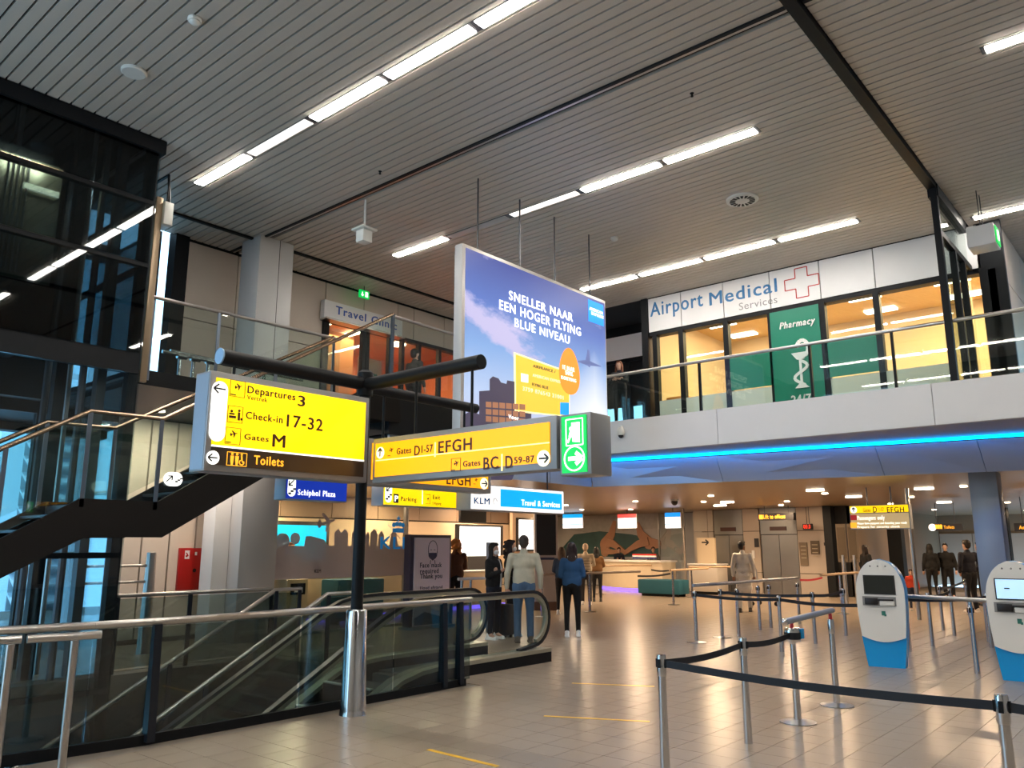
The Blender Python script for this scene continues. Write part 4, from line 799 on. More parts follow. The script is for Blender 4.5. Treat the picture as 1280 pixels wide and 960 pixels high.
# ================= ADVERTISING BOARD =================
yb_ = 8.12; bx0, bx1, bz1, bz0 = 8.33, 12.25, 6.25, 3.22
bb = thing('advertising_board', 'large backlit blue sky advertising board hanging on rods from the ceiling', 'billboard', ((bx0+bx1)/2, yb_+.08, bz0))
obj('frame', MB().rbox((bx0-.0,yb_,bz0),(bx1,yb_+.17,bz1), .008), mat('board_frame', (.55,.53,.52), .4, .2), bb)
for p_ in ((601,222),(654,248),(697,270),(740,292)): q_ = at(p_[0],p_[1],'Z',7.5); obj('rod', MB().tube([(q_.x,yb_+.08,bz1),(q_.x,yb_+.08,7.5)], .014, 8), M_DSTEEL, bb)
def print_mat():
    m = bpy.data.materials.new('sky_print'); m.use_nodes = True; nt = m.node_tree; N = nt.nodes; L = nt.links; b = N['Principled BSDF']
    g_ = N.new('ShaderNodeTexCoord'); sx = N.new('ShaderNodeSeparateXYZ'); L.new(g_.outputs['Object'], sx.inputs[0])
    mr = N.new('ShaderNodeMapRange'); mr.inputs[1].default_value = 0; mr.inputs[2].default_value = 3.0; L.new(sx.outputs[2], mr.inputs[0])
    cr_ = N.new('ShaderNodeValToRGB'); e = cr_.color_ramp.elements; e[0].position = 0; e[0].color = hx('c9c6dd'); e[1].position = 1; e[1].color = hx('2a3f92')
    for p_, c_ in ((.25,'b9cdee'),(.5,'7fa9e0'),(.75,'4a6fc0')): q_ = e.new(p_); q_.color = hx(c_)
    L.new(mr.outputs[0], cr_.inputs[0])
    mp = N.new('ShaderNodeMapping'); mp.inputs['Rotation'].default_value = (0, R(28), 0); mp.inputs['Scale'].default_value = (.9,1,2.0); L.new(g_.outputs['Object'], mp.inputs[0])
    nz = N.new('ShaderNodeTexNoise'); nz.inputs['Scale'].default_value = 1.5; nz.inputs['Detail'].default_value = 9; nz.inputs['Roughness'].default_value = .6; L.new(mp.outputs[0], nz.inputs['Vector'])
    # one band of cloud falling from the left edge to the middle, drawn by distance from a line
    def math_(op, a_, b_=None, c_=None):
        n_ = N.new('ShaderNodeMath'); n_.operation = op
        for i_, v_ in enumerate((a_, b_, c_)):
            if v_ is None: continue
            if hasattr(v_, 'links'): L.new(v_, n_.inputs[i_])
            else: n_.inputs[i_].default_value = v_
        return n_.outputs[0]
    line_ = math_('ADD', math_('MULTIPLY', sx.outputs[0], .34), math_('SUBTRACT', sx.outputs[2], 1.42))   # z + .34x - 1.42
    dist = math_('ABSOLUTE', line_); env = math_('SUBTRACT', 1.0, math_('MULTIPLY', dist, 1.9)); fall = math_('MAXIMUM', 0.0, math_('SUBTRACT', .95, math_('MULTIPLY', math_('MAXIMUM', 0.0, math_('ADD', sx.outputs[0], .6)), .8)))
    den = math_('ADD', math_('MULTIPLY', math_('MULTIPLY', math_('MAXIMUM', env, 0.0), fall), .42), nz.outputs[0])
    c2 = N.new('ShaderNodeValToRGB'); c2.color_ramp.elements[0].position = .66; c2.color_ramp.elements[0].color = (0,0,0,1); c2.color_ramp.elements[1].position = .82; c2.color_ramp.elements[1].color = (1,1,1,1); L.new(den, c2.inputs[0])
    glow = math_('MAXIMUM', 0.0, math_('SUBTRACT', 1.0, math_('ADD', math_('MULTIPLY', math_('ABSOLUTE', math_('SUBTRACT', sx.outputs[0], 1.55)), .75), math_('MULTIPLY', math_('ABSOLUTE', math_('SUBTRACT', sx.outputs[2], .75)), .8))))
    mx = N.new('ShaderNodeMix'); mx.data_type = 'RGBA'; L.new(c2.outputs[0], mx.inputs[0]); L.new(cr_.outputs[0], mx.inputs[6]); mx.inputs[7].default_value = hx('c5bfe6')
    m2 = N.new('ShaderNodeMix'); m2.data_type = 'RGBA'; L.new(glow, m2.inputs[0]); L.new(mx.outputs[2], m2.inputs[6]); m2.inputs[7].default_value = (1,1,1,1)
    L.new(m2.outputs[2], b.inputs['Emission Color']); b.inputs['Emission Strength'].default_value = .95; b.inputs['Base Color'].default_value = (.05,.05,.08,1); b.inputs['Roughness'].default_value = .4; return m
xm_ = (bx0+bx1)/2
obj('printed_face', MB().box((bx0+.07,yb_-.006,bz0+.03),(bx1-.03,yb_,bz1-.06)), print_mat(), bb)
G = Face('Y', yb_-.006, 1)
wl_ = mat('ad_white', (1,1,1), .5, emit=1.0)
G.text('lettering', 'SNELLER NAAR', (636,374), (716,401), (636,363), wl_, bb, .022); G.text('lettering', 'EEN HOGER FLYING', (624,386), (726,419), (624,374.5), wl_, bb, .022); G.text('lettering', 'BLUE NIVEAU', (643,408), (712,429), (643,397.5), wl_, bb, .022)
ab = mat('ad_blue', (.0,.28,.85), .5, emit=.9); u, z = G.uv((735,374)); u2, z2 = G.uv((754.5,406)); G.rect('blue_square', u, G.uv((735,401))[1], u2, z, ab, bb)
G.text('lettering', 'AMERICAN', (736.5,387), (753,392.5), (736.5,383.5), wl_, bb, .03, d=.008); G.text('lettering', 'EXPRESS', (739,393), (754,398), (739,389.5), wl_, bb, .03, d=.008)
gd = mat('ad_gold', hx('dcb93f')[:3], .5, emit=.85); crm = mat('ad_cream', hx('f4e8b0')[:3], .5, emit=.9)
def gq(pts): return [G.uv(p_) for p_ in pts]
G.poly('card_edge', gq([(642,440),(712,465),(712,521),(643,515)]), crm, bb, 0, .002); G.poly('card', gq([(644.5,443),(711,466.5),(711,520),(645,512.5)]), gd, bb, .002, .004)
dkp = mat('ad_dark', hx('4a3f3a')[:3], .5, emit=.3); gyp = mat('ad_grey', hx('e3dcc0')[:3], .5, emit=.8)
G.text('lettering', 'AIRFRANCE /', (666,459), (694,466), (666,455.5), dkp, bb, .02, d=.008); G.text('lettering', 'AMERICAN EXPRESS', (665.5,470.5), (702,478), (665.5,467), gyp, bb, .02, d=.008); G.text('lettering', 'FLYING BLUE', (665,482), (685,485), (665,478.5), dkp, bb, .0, d=.008)
G.text('lettering', '3759 876543 21001', (653,488), (704,497), (653,483), gyp, bb, .0, d=.008)
G.poly('chip', gq([(651,466.5),(660,468.5),(660,478.5),(651,477)]), mat('ad_chip', hx('e6ecf2')[:3], .5, emit=.8), bb, .004, .006); G.poly('blue_square', gq([(700,503),(711,503.5),(711,519.5),(700,518)]), ab, bb, .004, .006)
cc_ = G.uv((711.5,464)); oc = mat('ad_orange', hx('ef8a2c')[:3], .5, emit=.9); G.poly('orange_drop', [(cc_[0]+.30*math.cos(t)*(1-.18*math.sin(t)), cc_[1]+.42*math.sin(t)) for t in [R(a) for a in range(0,360,12)]], oc, bb, .004, .010)
for s_, a_, b_, c_ in (('1E JAAR',(702.5,461),(717.5,464.5),(702.5,456)),('50%',(706,468),(715.5,470),(706,463)),('KORTING',(701,473.5),(719.5,478),(701,469.5))): G.text('lettering', s_, a_, b_, c_, wl_, bb, .03, d=.014)
G.poly('aeroplane', gq([(722,451),(732,450),(734.5,437),(737,438),(737.5,451.5),(751,457.5),(751,458.5),(738,457),(737,459.5),(734.5,457),(722,452.5)]), mat('ad_plane', hx('6474b0')[:3], .5, emit=.5), bb)
bd = mat('ad_building', hx('4b4560')[:3], .5, emit=.35); bw = mat('ad_windows', hx('a8765a')[:3], .5, emit=.5)
G.polys('building', [gq([(599,489),(612,488),(612,474),(616,470.5),(623,473),(626,478),(633,480),(634,475.5),(643,477),(643,514),(664,517),(664,530),(640,600),(599,600)]), gq([(579,519),(586,515),(590,514),(599,518),(599,600),(579,600)])], bd, bb)
G.polys('lit_windows', [gq([(607+i*8.4,502+i*.6+j*9),(614+i*8.4,502.6+i*.6+j*9),(614+i*8.4,509.5+i*.6+j*9),(607+i*8.4,509+i*.6+j*9)]) for i in range(6) for j in range(3)], bw, bb, .003, .006)
G.text('lettering', 'Voor', (635,523), (648,524), (635,518), wl_, bb, .03, d=.01)
G.poly('dusk_band', gq([(742,528),(762,535),(760,577),(745,570)]), mat('ad_dusk', hx('7d5f84')[:3], .5, emit=.35), bb)
# ---- ceiling fittings
def disc(name, label, c, r, m, cat='detector'):
    t = thing(name, label, cat, (c.x,c.y,7.46)); obj('body', MB().lathe([(r*.9,.0),(r,.012),(r,.04)], (c.x,c.y,7.458), 26), m, t); return t
wpn = mat('white_plastic', (.7,.7,.66))
disc('ceiling_speaker', 'round flat white speaker on the ceiling near the lift shaft', at(167,92,'Z',7.46), .15, wpn, 'speaker')
for c_, l_ in (((243,28),'small white smoke detector on the ceiling at upper left'),((768,300),'small white smoke detector on the ceiling right of the board rods')):
    p_ = at(c_[0],c_[1],'Z',7.45); t = disc('smoke_detector', l_, p_, .075, wpn); obj('dome', MB().lathe([(.03,-.03),(.055,-.012),(.06,0)], (p_.x,p_.y,7.455), 20), wpn, t)
p_ = at(928,252,'Z',7.45); t = disc('air_vent', 'round white swirl air vent in the ceiling', p_, .27, wpn, 'vent')
for i in range(16):
    a_ = 2*math.pi*i/16; d1 = V(math.cos(a_),math.sin(a_),0); d2 = V(-math.sin(a_),math.cos(a_),0); c_ = V(p_.x,p_.y,7.452)
    mb = MB(); q_ = [c_+d1*.12-d2*.012, c_+d1*.21-d2*.03, c_+d1*.21+d2*.022, c_+d1*.12+d2*.012]; mb.add(q_+[v_+V(0,0,.008) for v_ in q_], [(0,1,2,3),(7,6,5,4),(0,4,5,1),(1,5,6,2),(2,6,7,3),(3,7,4,0)]); obj('vane', mb, M_BLACK, t)
for c_ in ((865,120),(475,207+10)):
    p_ = at(c_[0],c_[1],'Z',7.46); tag(obj('sprinkler', MB().lathe([(.02,-.05),(.012,-.02),(.03,0)], (p_.x,p_.y,7.5), 12), M_BLACK), 'tiny dark sprinkler head on the ceiling '+('above the vent' if c_[0] > 600 else 'near the left light row'), 'sprinkler')
p_ = at(457,250,'Z',7.5); t = thing('ceiling_antenna', 'white device hanging on a rod from the ceiling left of the board', 'device', (p_.x,p_.y,6.8))
obj('rod', MB().tube([(p_.x,p_.y,6.98),(p_.x,p_.y,7.5)], .018, 8), wpn, t); obj('plate', MB().rbox((p_.x-.16,p_.y-.16,6.93),(p_.x+.16,p_.y+.16,6.97), .01), wpn, t); obj('body', MB().rbox((p_.x-.1,p_.y-.1,6.72),(p_.x+.1,p_.y+.1,6.93), .01), wpn, t)
e2 = at(455,368,'Y',13.9); t = thing('exit_sign', 'small green lit exit sign on the ceiling above the travel clinic', 'sign', (e2.x,13.9,e2.z-.12)); obj('green_face', MB().box((e2.x-.14,13.88,e2.z-.09),(e2.x+.14,13.92,e2.z+.09)), M_SGRN, t); FX = Face('Y', 13.88, 1)
FX.polys('pictogram', arrow((e2.x-.06,e2.z), .045, 270, .02)+[[(e2.x+.02,e2.z-.06),(e2.x+.1,e2.z-.06),(e2.x+.1,e2.z+.06),(e2.x+.02,e2.z+.06)]], M_SWHT, t); obj('rod', MB().tube([(e2.x,13.9,e2.z+.09),(e2.x,13.9,7.5)], .01, 6), M_DSTEEL, t)
# ================= SERVICE CENTRE BEHIND THE GLASS =================
KG = 13.3
kg = struct('window_2', MB().box((8.5,KG-.03,0),(12.02,KG+.03,.05)).box((8.5,KG-.02,2.96),(12.02,KG+.02,3.02)), M_STEEL)
FK = Face('Y', KG-.01, 1)
for a, b in ((8.55,10.25),(10.26,11.93)): obj('pane', MB().box((a,KG,.05),(b,KG+.012,2.96)), M_GLASS, kg)
obj('mullion', MB().box((11.95,KG-.03,0),(12.03,KG+.05,2.98)), M_STEEL, kg)
ff2 = frosted('frosted_grey_film', 'cabfc2', .85)
sk = [(8.55,1.04),(11.93,1.04),(11.93,1.66)]
prof = [(11.72,1.66),(11.68,1.95),(11.60,2.0),(11.54,1.95),(11.50,1.66),(11.3,1.66),(11.3,1.95),(11.25,2.02),(11.2,1.95),(11.2,2.0),(11.13,2.08),(11.06,2.0),(11.06,1.92),(10.98,2.0),(10.9,1.92),(10.9,1.66),(10.62,1.66),(10.62,1.92),(10.56,2.0),(10.5,1.92),(10.42,1.66),(10.38,1.66),(10.38,1.93),(10.34,2.05),(10.29,1.93),(10.24,2.05),(10.19,1.93),(10.06,1.93),(10.06,1.66),(9.9,1.66),(9.86,1.74),(9.62,1.84),(9.4,1.86),(9.3,1.66),(9.22,1.66),(9.16,1.86),(9.08,1.95),(8.98,1.86),(8.9,1.9),(8.8,1.78),(8.7,1.84),(8.55,1.8)]
FK.polys('frosted_band', [[(8.55,1.04),(11.93,1.04),(11.93,1.66),(8.55,1.66)]], ff2, kg, 0, .002, label='frosted grey band with city skyline')
def house(u, w_, h, gable):
    base = 1.66; return [(u,base),(u+w_,base),(u+w_,base+h)]+([(u+w_*.5,base+h+.1)] if gable else [(u+w_*.75,base+h+.08),(u+w_*.5,base+h),(u+w_*.25,base+h+.08)])+[(u,base+h)]
hs = [house(10.06,.34,.26,0),house(10.5,.2,.26,1),house(10.78,.18,.22,0),house(10.98,.2,.26,1),house(11.2,.16,.22,1)]
FK.polys('frosted_house', hs, ff2, kg, 0, .002)
FK.polys('frosted_windmill', [[(11.5,1.66),(11.76,1.66),(11.69,1.95),(11.57,1.95)],line_poly((11.45,1.82),(11.81,2.12),.02),line_poly((11.45,2.12),(11.81,1.82),.02)], ff2, kg, 0, .002)
FK.polys('frosted_hedge', [circle((8.62,1.78),.12),circle((8.86,1.74),.16),circle((9.14,1.8),.11),[(9.35,1.66),(9.92,1.66),(9.82,1.78),(9.5,1.85),(9.38,1.84)]], ff2, kg, 0, .002)
FK.poly('frosted_aeroplane', plane_icon((9.85,2.12), .22, 15), ff2, kg, 0, .002)
kb2 = mat('window_blue', (.02,.34,.85), .5, emit=.15)
FK.text('lettering', 'KLM', (475,686), (517,686), (475,671), kb2, kg, .03)
u, z = FK.uv((498,658)); FK.polys('crown', [[(u-.16,z-.13),(u+.16,z-.13),(u+.16,z-.04),(u-.16,z-.04)],circle((u-.13,z+.03),.05),circle((u-.045,z+.05),.05),circle((u+.045,z+.05),.05),circle((u+.13,z+.03),.05),line_poly((u,z+.1),(u,z+.22),.03),line_poly((u-.05,z+.17),(u+.05,z+.17),.03)], kb2, kg)
FK.text('lettering', 'KLM', (393,716), (401,716), (393,712), M_SBLK2, kg, .01)
# back wall screens
def screen(name, label, y, c0, c1, face, depth=.08, frame=.05, cat='screen', leg=None):
    p = at(c0[0],c0[1],'Y',y); q = at(c1[0],c1[1],'Y',y); x0_, x1_ = p.x, q.x; z1_, z0_ = p.z, q.z
    t = thing(name, label, cat, ((x0_+x1_)/2, y+depth, z0_)); obj('bezel', MB().rbox((x0_,y,z0_),(x1_,y+depth,z1_), .01), M_SBLK2, t)
    obj('display', MB().box((x0_+frame,y-.006,z0_+frame),(x1_-frame,y,z1_-frame)), face, t); return t, (x0_,x1_,z0_,z1_)
cy = mat('cyan_screen', (.0,.50,.95), .4, emit=1.0); ws = mat('white_screen', (.85,.93,1), .4, emit=1.1)
screen('cyan_screen', 'large cyan wall screen behind the frosted glass', 17.8, (320,650), (410,706), cy, frame=.10)
t, r_ = screen('white_screen', 'wide white screen with black frame behind the queue', 16.5, (571,655), (629,694), M_SBLK2, frame=.02); obj('lit_field', MB().box((r_[0]+.12,16.49,r_[3]-.92),(r_[1]-.15,16.494,r_[3]-.06)), ws, t)
obj('foot', MB().box((r_[0]+.5,16.5,0),(r_[1]-.5,16.58,r_[2])), M_DSTEEL, t)
t, r_ = screen('portrait_screen', 'tall white portrait screen behind the man in the pale jacket', 16.5, (647,647), (673,689), ws, frame=.06)
obj('surround', MB().box((r_[0]-.15,16.58,0),(r_[1]+.15,16.7,2.95)), mat('tan_panel', (.46,.33,.23)), t)
screen('hanging_monitor', 'black back of a monitor hanging under the white hanging sign', 14.2, (576,636), (608,654), M_SBLK2, frame=.01)
bpy.data.objects['hanging_monitor']; 
mm = bpy.data.objects['hanging_monitor']; p = mm.location; obj('bracket', MB().box((p.x-.05,14.22,p.z+.3),(p.x+.05,14.28,3.0)), M_BLACK, mm)
# service desks
def desk(name, label, x0, x1, y0, y1, h, m, glow=None):
    t = thing(name, label, 'desk', ((x0+x1)/2,(y0+y1)/2,0)); obj('body', MB().rbox((x0,y0,.1),(x1,y1,h-.04), .02), m, t); obj('top', MB().rbox((x0-.03,y0-.03,h-.04),(x1+.03,y1+.03,h), .01), M_WHITE, t); obj('plinth', MB().box((x0+.04,y0+.04,0),(x1-.04,y1-.04,.1)), glow or M_BLACK, t); return t
vio = mat('violet_glow', (.18,.10,.9), .5, emit=2.2); cr2 = mat('cream_desk', (.70,.56,.38), .4)
desk('service_desk', 'cream service desk behind the frosted glass, under the cyan screen', 10.1, 13.6, 15.1, 15.7, 1.0, cr2, vio)
desk('service_desk', 'cream service desk behind the face mask sign and the queue', 14.6, 17.6, 15.2, 15.9, 1.0, cr2, vio)
bn = mat('teal_upholstery', (.01,.10,.15), .7)
def bench(label, x0, x1, y0, y1, h=.45):
    t = thing('bench', label, 'bench', ((x0+x1)/2,(y0+y1)/2,0)); obj('seat', MB().rbox((x0,y0,.08),(x1,y1,h), .04), bn, t)
    for x in (x0+.1, x1-.16): obj('leg', MB().box((x,y0+.1,0),(x+.06,y1-.1,.08)), M_BLACK, t)
    return t
bench('teal upholstered high bench behind the frosted glass right of the sign post', 10.9, 12.2, 14.2, 14.8, .95)
t = thing('printer', 'white box with dark printer slot on the floor behind the frosted glass', 'machine', (9.75,14.2,0)); obj('body', MB().rbox((9.5,14.0,0),(10.0,14.5,1.0), .02), cr2, t); obj('slot', MB().box((9.58,13.98,.7),(9.92,14.0,.92)), M_BLACK, t); obj('paper', MB().box((9.66,13.96,.74),(9.84,13.98,.84)), M_WHITE, t)
t = thing('desk_chair', 'black office chair behind the frosted glass beside the grey column', 'chair', (9.2,14.6,0)); obj('backrest', MB().rbox((8.9,14.75,.55),(9.45,14.85,1.1), .04), M_BLACK, t); obj('seat', MB().rbox((8.9,14.3,.42),(9.45,14.85,.52), .03), M_BLACK, t); obj('stem', MB().tube([(9.18,14.58,.05),(9.18,14.58,.42)], .03), M_DSTEEL, t)
for a in range(5): obj('foot', MB().tube([(9.18,14.58,.06),(9.18+.28*math.cos(a*1.257),14.58+.28*math.sin(a*1.257),.04)], .02), M_DSTEEL, t)
# face mask roll-up sign
t = thing('face_mask_sign', 'freestanding pale sign asking for face masks beside the escalator', 'sign', (11.9,12.35,0)); yM = 12.35
FM = Face('Y', yM-.02, 1); l = at(516,780,'Y',yM).x; r = at(560,780,'Y',yM).x; zt_ = at(520,672,'Y',yM).z
pm_ = mat('mask_board', (.86,.77,.88), .5); nv = mat('navy_print', (.02,.03,.10), .5)
obj('board', MB().box((l,yM-.02,.06),(r,yM+.02,zt_)), pm_, t); obj('frame', MB().box((l-.1,yM+.02,0.02),(r+.08,yM+.2,zt_+.06)), mat('dark_violet', (.05,.045,.09), .4), t); obj('foot', MB().box((l-.12,yM-.12,0),(r+.1,yM+.3,.05)), mat('blue_grey_foot', (.2,.3,.4), .5), t)
FM.polys('wave_print', [[(l+.01,.08),(r-.01,.08),(r-.01,.3),(r-.25,.22),(l+.3,.34),(l+.01,.22)]], mat('blue_wave', (.03,.09,.2), .5), t)
for s_, a_, b_, c_ in (('Face mask',(525,709.5),(552,709.5),(525,703.5)),('required',(525,717),(548,717),(525,711)),('Thank you',(525,723.5),(552.5,723.5),(525,717.5))): FM.text('lettering', s_, a_, b_, c_, nv, t, .02)
FM.text('lettering', 'Houd afstand', (525,737), (553,737), (525,733), nv, t, .0)
u, z = FM.uv((541,691)); 
FM.polys('mask_drawing', [[(u-.11,z+.0),(u+.11,z+.0),(u+.1,z-.1),(u,z-.16),(u-.1,z-.1)]]+[line_poly((u+.13*math.cos(R(a)), z+.08+.17*math.sin(R(a))),(u+.13*math.cos(R(a+20)), z+.08+.17*math.sin(R(a+20))), .012) for a in range(-20,200,20)]+[line_poly((u-.13,z+.03),(u-.11,z-.08),.012),line_poly((u+.13,z+.03),(u+.11,z-.08),.012),line_poly((u-.06,z-.15),(u-.07,z-.23),.012),line_poly((u+.06,z-.15),(u+.07,z-.23),.012),line_poly((u-.07,z+.06),(u-.03,z+.06),.012),line_poly((u+.03,z+.06),(u+.07,z+.06),.012)], nv, t)
# information pillars
def pillar(name, label, c, w_, d_, h, rz, m1, m2, scr=None):
    t = thing(name, label, 'pillar', (c[0],c[1],0), rz); M_ = W[t.name]
    obj('body', MB().rbox((-w_/2,-d_/2,.0),(w_/2,d_/2,h), .015, M=M_), m1, t)
    if scr: obj('display', MB().box((-w_/2+.05,-d_/2-.01,scr[0]),(w_/2-.05,-d_/2,scr[1]), M=M_), m2, t)
    return t
t = pillar('information_totem', 'tall pale totem with black display at the end of the service wall', (17.2,13.5), .62, .3, 2.75, -45, mat('totem_grey', (.40,.37,.38), .4), M_SBLK2, (1.42,2.7)); M_ = W[t.name]
obj('label_strip', MB().box((-.22,-.165,1.3),(.22,-.15,1.36), M=M_), nv, t); obj('plinth', MB().box((-.33,-.17,0),(.33,.17,.22), M=M_), mat('brown_plinth', (.12,.06,.04), .5), t)
t = pillar('ticket_pillar', 'slim blue-grey pillar with white head beside the woman in black', (12.2,10.95), .22, .18, 1.72, -45, mat('pillar_blue_grey', (.22,.28,.36), .35, .3), M_WHITE, None); M_ = W[t.name]
obj('head', MB().rbox((-.115,-.095,1.32),(.115,.095,1.73), .01, M=M_), mat('pale_head', (.5,.5,.55), .4), t); obj('reader', MB().box((.02,-.105,1.52),(.09,-.09,1.68), M=M_), M_BLACK, t); obj('red_label', MB().box((.03,-.105,1.36),(.09,-.09,1.5), M=M_), mat('red_print2', (.6,.04,.03), .5), t)
# ---- customer desk with mural wall
mur = struct('wall_mural_board', MB().box((29.35,14.5,.02),(29.45,23.8,2.98)), mat('mural_print', (.50,.50,.49), .4, noise=.25, nscale=.9))
FU = Face('X', 29.35, 1)
def uq(pts): return [FU.uv(p_) for p_ in pts]
skn = mat('mural_skin', (.50,.26,.15), .5, noise=.15, nscale=3)
FU.polys('mural_snow_slope', [uq([(700,660),(745,668),(800,662),(826,660),(826,640),(700,640)])], mat('mural_sky', (.42,.42,.40), .5, noise=.2), mur, 0, .01)
FU.polys('mural_hill', [uq([(704,684),(718,668),(750,664),(790,668),(826,676),(826,696),(704,696)])], mat('mural_green', (.05,.12,.12), .5, noise=.4, nscale=2), mur, .01, .02)
def limb(pts, ws):
    q_ = [FU.uv(p_) for p_ in pts]; out = []
    for k_ in range(len(q_)-1):
        (u0_, z0_), (u1_, z1_) = q_[k_], q_[k_+1]; L_ = math.hypot(u1_-u0_, z1_-z0_); nx, nz = -(z1_-z0_)/L_, (u1_-u0_)/L_; a_, b_ = ws[k_]/2, ws[k_+1]/2
        out += [[(u0_+nx*a_,z0_+nz*a_),(u0_-nx*a_,z0_-nz*a_),(u1_-nx*b_,z1_-nz*b_),(u1_+nx*b_,z1_+nz*b_)], circle(q_[k_+1], b_, 12)]
    return out
FU.polys('mural_arm', limb([(769,651),(765,668),(757,680),(757,690)], [.15,.35,.5,.4])+limb([(797,653),(802,668),(812,679),(822,680)], [.15,.35,.5,.35]), skn, mur, .02, .04, step=.004)
FU.polys('mural_hand', limb([(759,677),(768,680),(777,686),(783,691)], [.35,.3,.2,.16])+limb([(812,676),(800,680),(790,686),(783,691)], [.35,.3,.2,.16])+limb([(757,688),(766,690),(775,689)], [.3,.2,.14]), skn, mur, .02, .10, step=.004)
def far_screen(label, x, c0, c1, top):
    F_ = Face('X', x, 1); a = F_.uv(c0); b = F_.uv(c1); t = thing('counter_screen', label, 'screen', tuple(F_.w((a[0]+b[0])/2, b[1]))); zt_, zb_ = a[1], b[1]
    obj('panel', MB().box((x,-b[0],zb_),(x+.06,-a[0],zt_)), M_WHITE, t); F_.rect('white_field', a[0], zb_, b[0], zt_-(zt_-zb_)*.28, ws, t, 0, .008); F_.rect('header', a[0], zt_-(zt_-zb_)*.28, b[0], zt_, top, t, 0, .008)
    F_.rect('bar', a[0], zb_+(zt_-zb_)*.24, b[0], zb_+(zt_-zb_)*.28, M_SKY, t, .008, .012); obj('rod', MB().tube([(x+.03,-(a[0]+b[0])/2,zt_),(x+.03,-(a[0]+b[0])/2,3.0)], .015, 6), M_DSTEEL, t)
far_screen('blue and white screen hanging over the counter, leftmost of three', 26.6, (703.5,643), (728.5,660), M_SKY)
far_screen('red and white screen hanging over the counter', 26.2, (772,643), (795.5,660), mat('screen_red', (.75,.05,.05), .5, emit=1))
far_screen('blue and white screen hanging over the counter, rightmost of three', 25.8, (831,641), (851,660), mat('screen_blue', (.0,.25,.85), .5, emit=1))
t = thing('customer_counter', 'long curved cream counter with violet glow at its foot', 'counter', (26.5,16.8,0))
pa, pb = at(751,736,'Z',0), at(829,741,'Z',0); dirv = (pb-pa).normalized(); nrm = Vector((dirv.y*-1, dirv.x, 0)); 
if nrm.dot(pa) < 0: nrm = -nrm
arc_f = [pa.lerp(pb, i/12)-nrm*(.5*math.sin(math.pi*i/12)) for i in range(13)]
def arc_prism(z0_, z1_, off0, off1):
    mb = MB(); f = [p_+nrm*off0 for p_ in arc_f]; b_ = [p_+nrm*off1 for p_ in arc_f]; poly = [(p_.x,p_.y) for p_ in f]+[(p_.x,p_.y) for p_ in b_[::-1]]
    for i in range(12): mb.prism([(f[i].x,f[i].y),(f[i+1].x,f[i+1].y),(b_[i+1].x,b_[i+1].y),(b_[i].x,b_[i].y)], 'z', z0_, z1_)
    return mb
obj('plinth', arc_prism(0, .12, .02, .7), vio, t); obj('body', arc_prism(.12, 1.08, 0, .7), mat('counter_cream', (.68,.58,.44), .35), t); obj('top', arc_prism(1.08, 1.14, -.05, .8), M_WHITE, t)
fl = thing('flower_row', 'row of small red and blue flags standing on the cream counter', 'decoration', tuple(arc_f[9]+nrm*.3+Vector((0,0,1.14))))
base_ = arc_f[9]+nrm*.3
for i in range(5):
    q_ = base_+dirv*(i*.25-.5); obj('stem', MB().tube([(q_.x,q_.y,1.14),(q_.x,q_.y,1.36)], .01, 6), M_STEEL, fl)
    for j, c_ in enumerate(('b02a26','dcdce2','1c2a6a')): obj('flag', MB().box((q_.x-.02,q_.y-.1,1.32-.06*j),(q_.x+.02,q_.y+.1,1.375-.06*j)), mat('flag_'+c_, c_, .6), fl)
bench('dark teal cube bench in front of the grey desk by the lifts', 24.2, 24.9, 13.4, 15.0, .55)
t = thing('glass_screen_wall', 'tall clear glass screen with slim posts between counter and lifts', 'partition', (25,15.3,0))
g0, g1 = at(826,735,'Z',0), at(858,742,'Z',0); d_ = (g1-g0).normalized()
for p_ in (g0, g1): obj('post', MB().box((p_.x-.03,p_.y-.03,0),(p_.x+.03,p_.y+.03,3.0)), M_STEEL, t)
mb = MB(); mb.add([g0+V(0,0,.05),g1+V(0,0,.05),g1+V(0,0,2.95),g0+V(0,0,2.95)], [(0,1,2,3)]); obj('pane', mb, M_GLASS, t)
desk('grey_desk', 'small pale desk with low screen in front of the left lift', 26.2, 27.0, 13.0, 14.1, 1.05, mat('pale_desk', (.5,.46,.42), .4))
for y, l_ in ((12.9,'dark lectern sign left of the left lift'),): 
    p_ = at(883,700,'X',26.5); t = thing('wayfinding_board', 'cream board with black pictogram beside the left lift', 'sign', (26.5,p_.y,0)); obj('board', MB().box((26.5,p_.y-.35,0),(26.6,p_.y+.35,1.95)), mat('cream_board', (.55,.45,.32), .5), t); F_ = Face('X', 26.5, 1); u, z = F_.uv((881,678)); F_.polys('pictogram', arrow((u,z), .12, 0, .05), M_SBLK2, t)
# lift zone signs
def led_sign(label, x, c0, c1, body, items, white=None):
    F_ = Face('X', x-.01, 1); a = F_.uv(c0); b = F_.uv(c1); t = thing('lit_sign', label, 'sign', tuple(F_.w((a[0]+b[0])/2, b[1], -.1))); obj('housing', MB().box((x,-b[0],b[1]),(x+.2,-a[0],a[1])), M_SBLK2, t)
    for s_, l_, r_, tp_, m_ in items: F_.text('lettering', s_, l_, r_, tp_, m_, t, .02)
    for u_ in (a[0]+.2, b[0]-.2): obj('rod', MB().tube([(x+.1,-u_,a[1]),(x+.1,-u_,3.0)], .012, 6), M_DSTEEL, t)
    return t, F_
t, F_ = led_sign('black lit sign reading Lift to offices before the right lift', 26.5, (947,642), (992,650), None, (('Lift to offices',(954.5,648.5),(981.5,648.5),(954.5,643.5),M_ORG),))
u0_, z0_ = F_.uv((949,649)); u1_, z1_ = F_.uv((953.5,643.5)); F_.rect('pictogram', u0_, z0_, u1_, z1_, M_ORG, t)
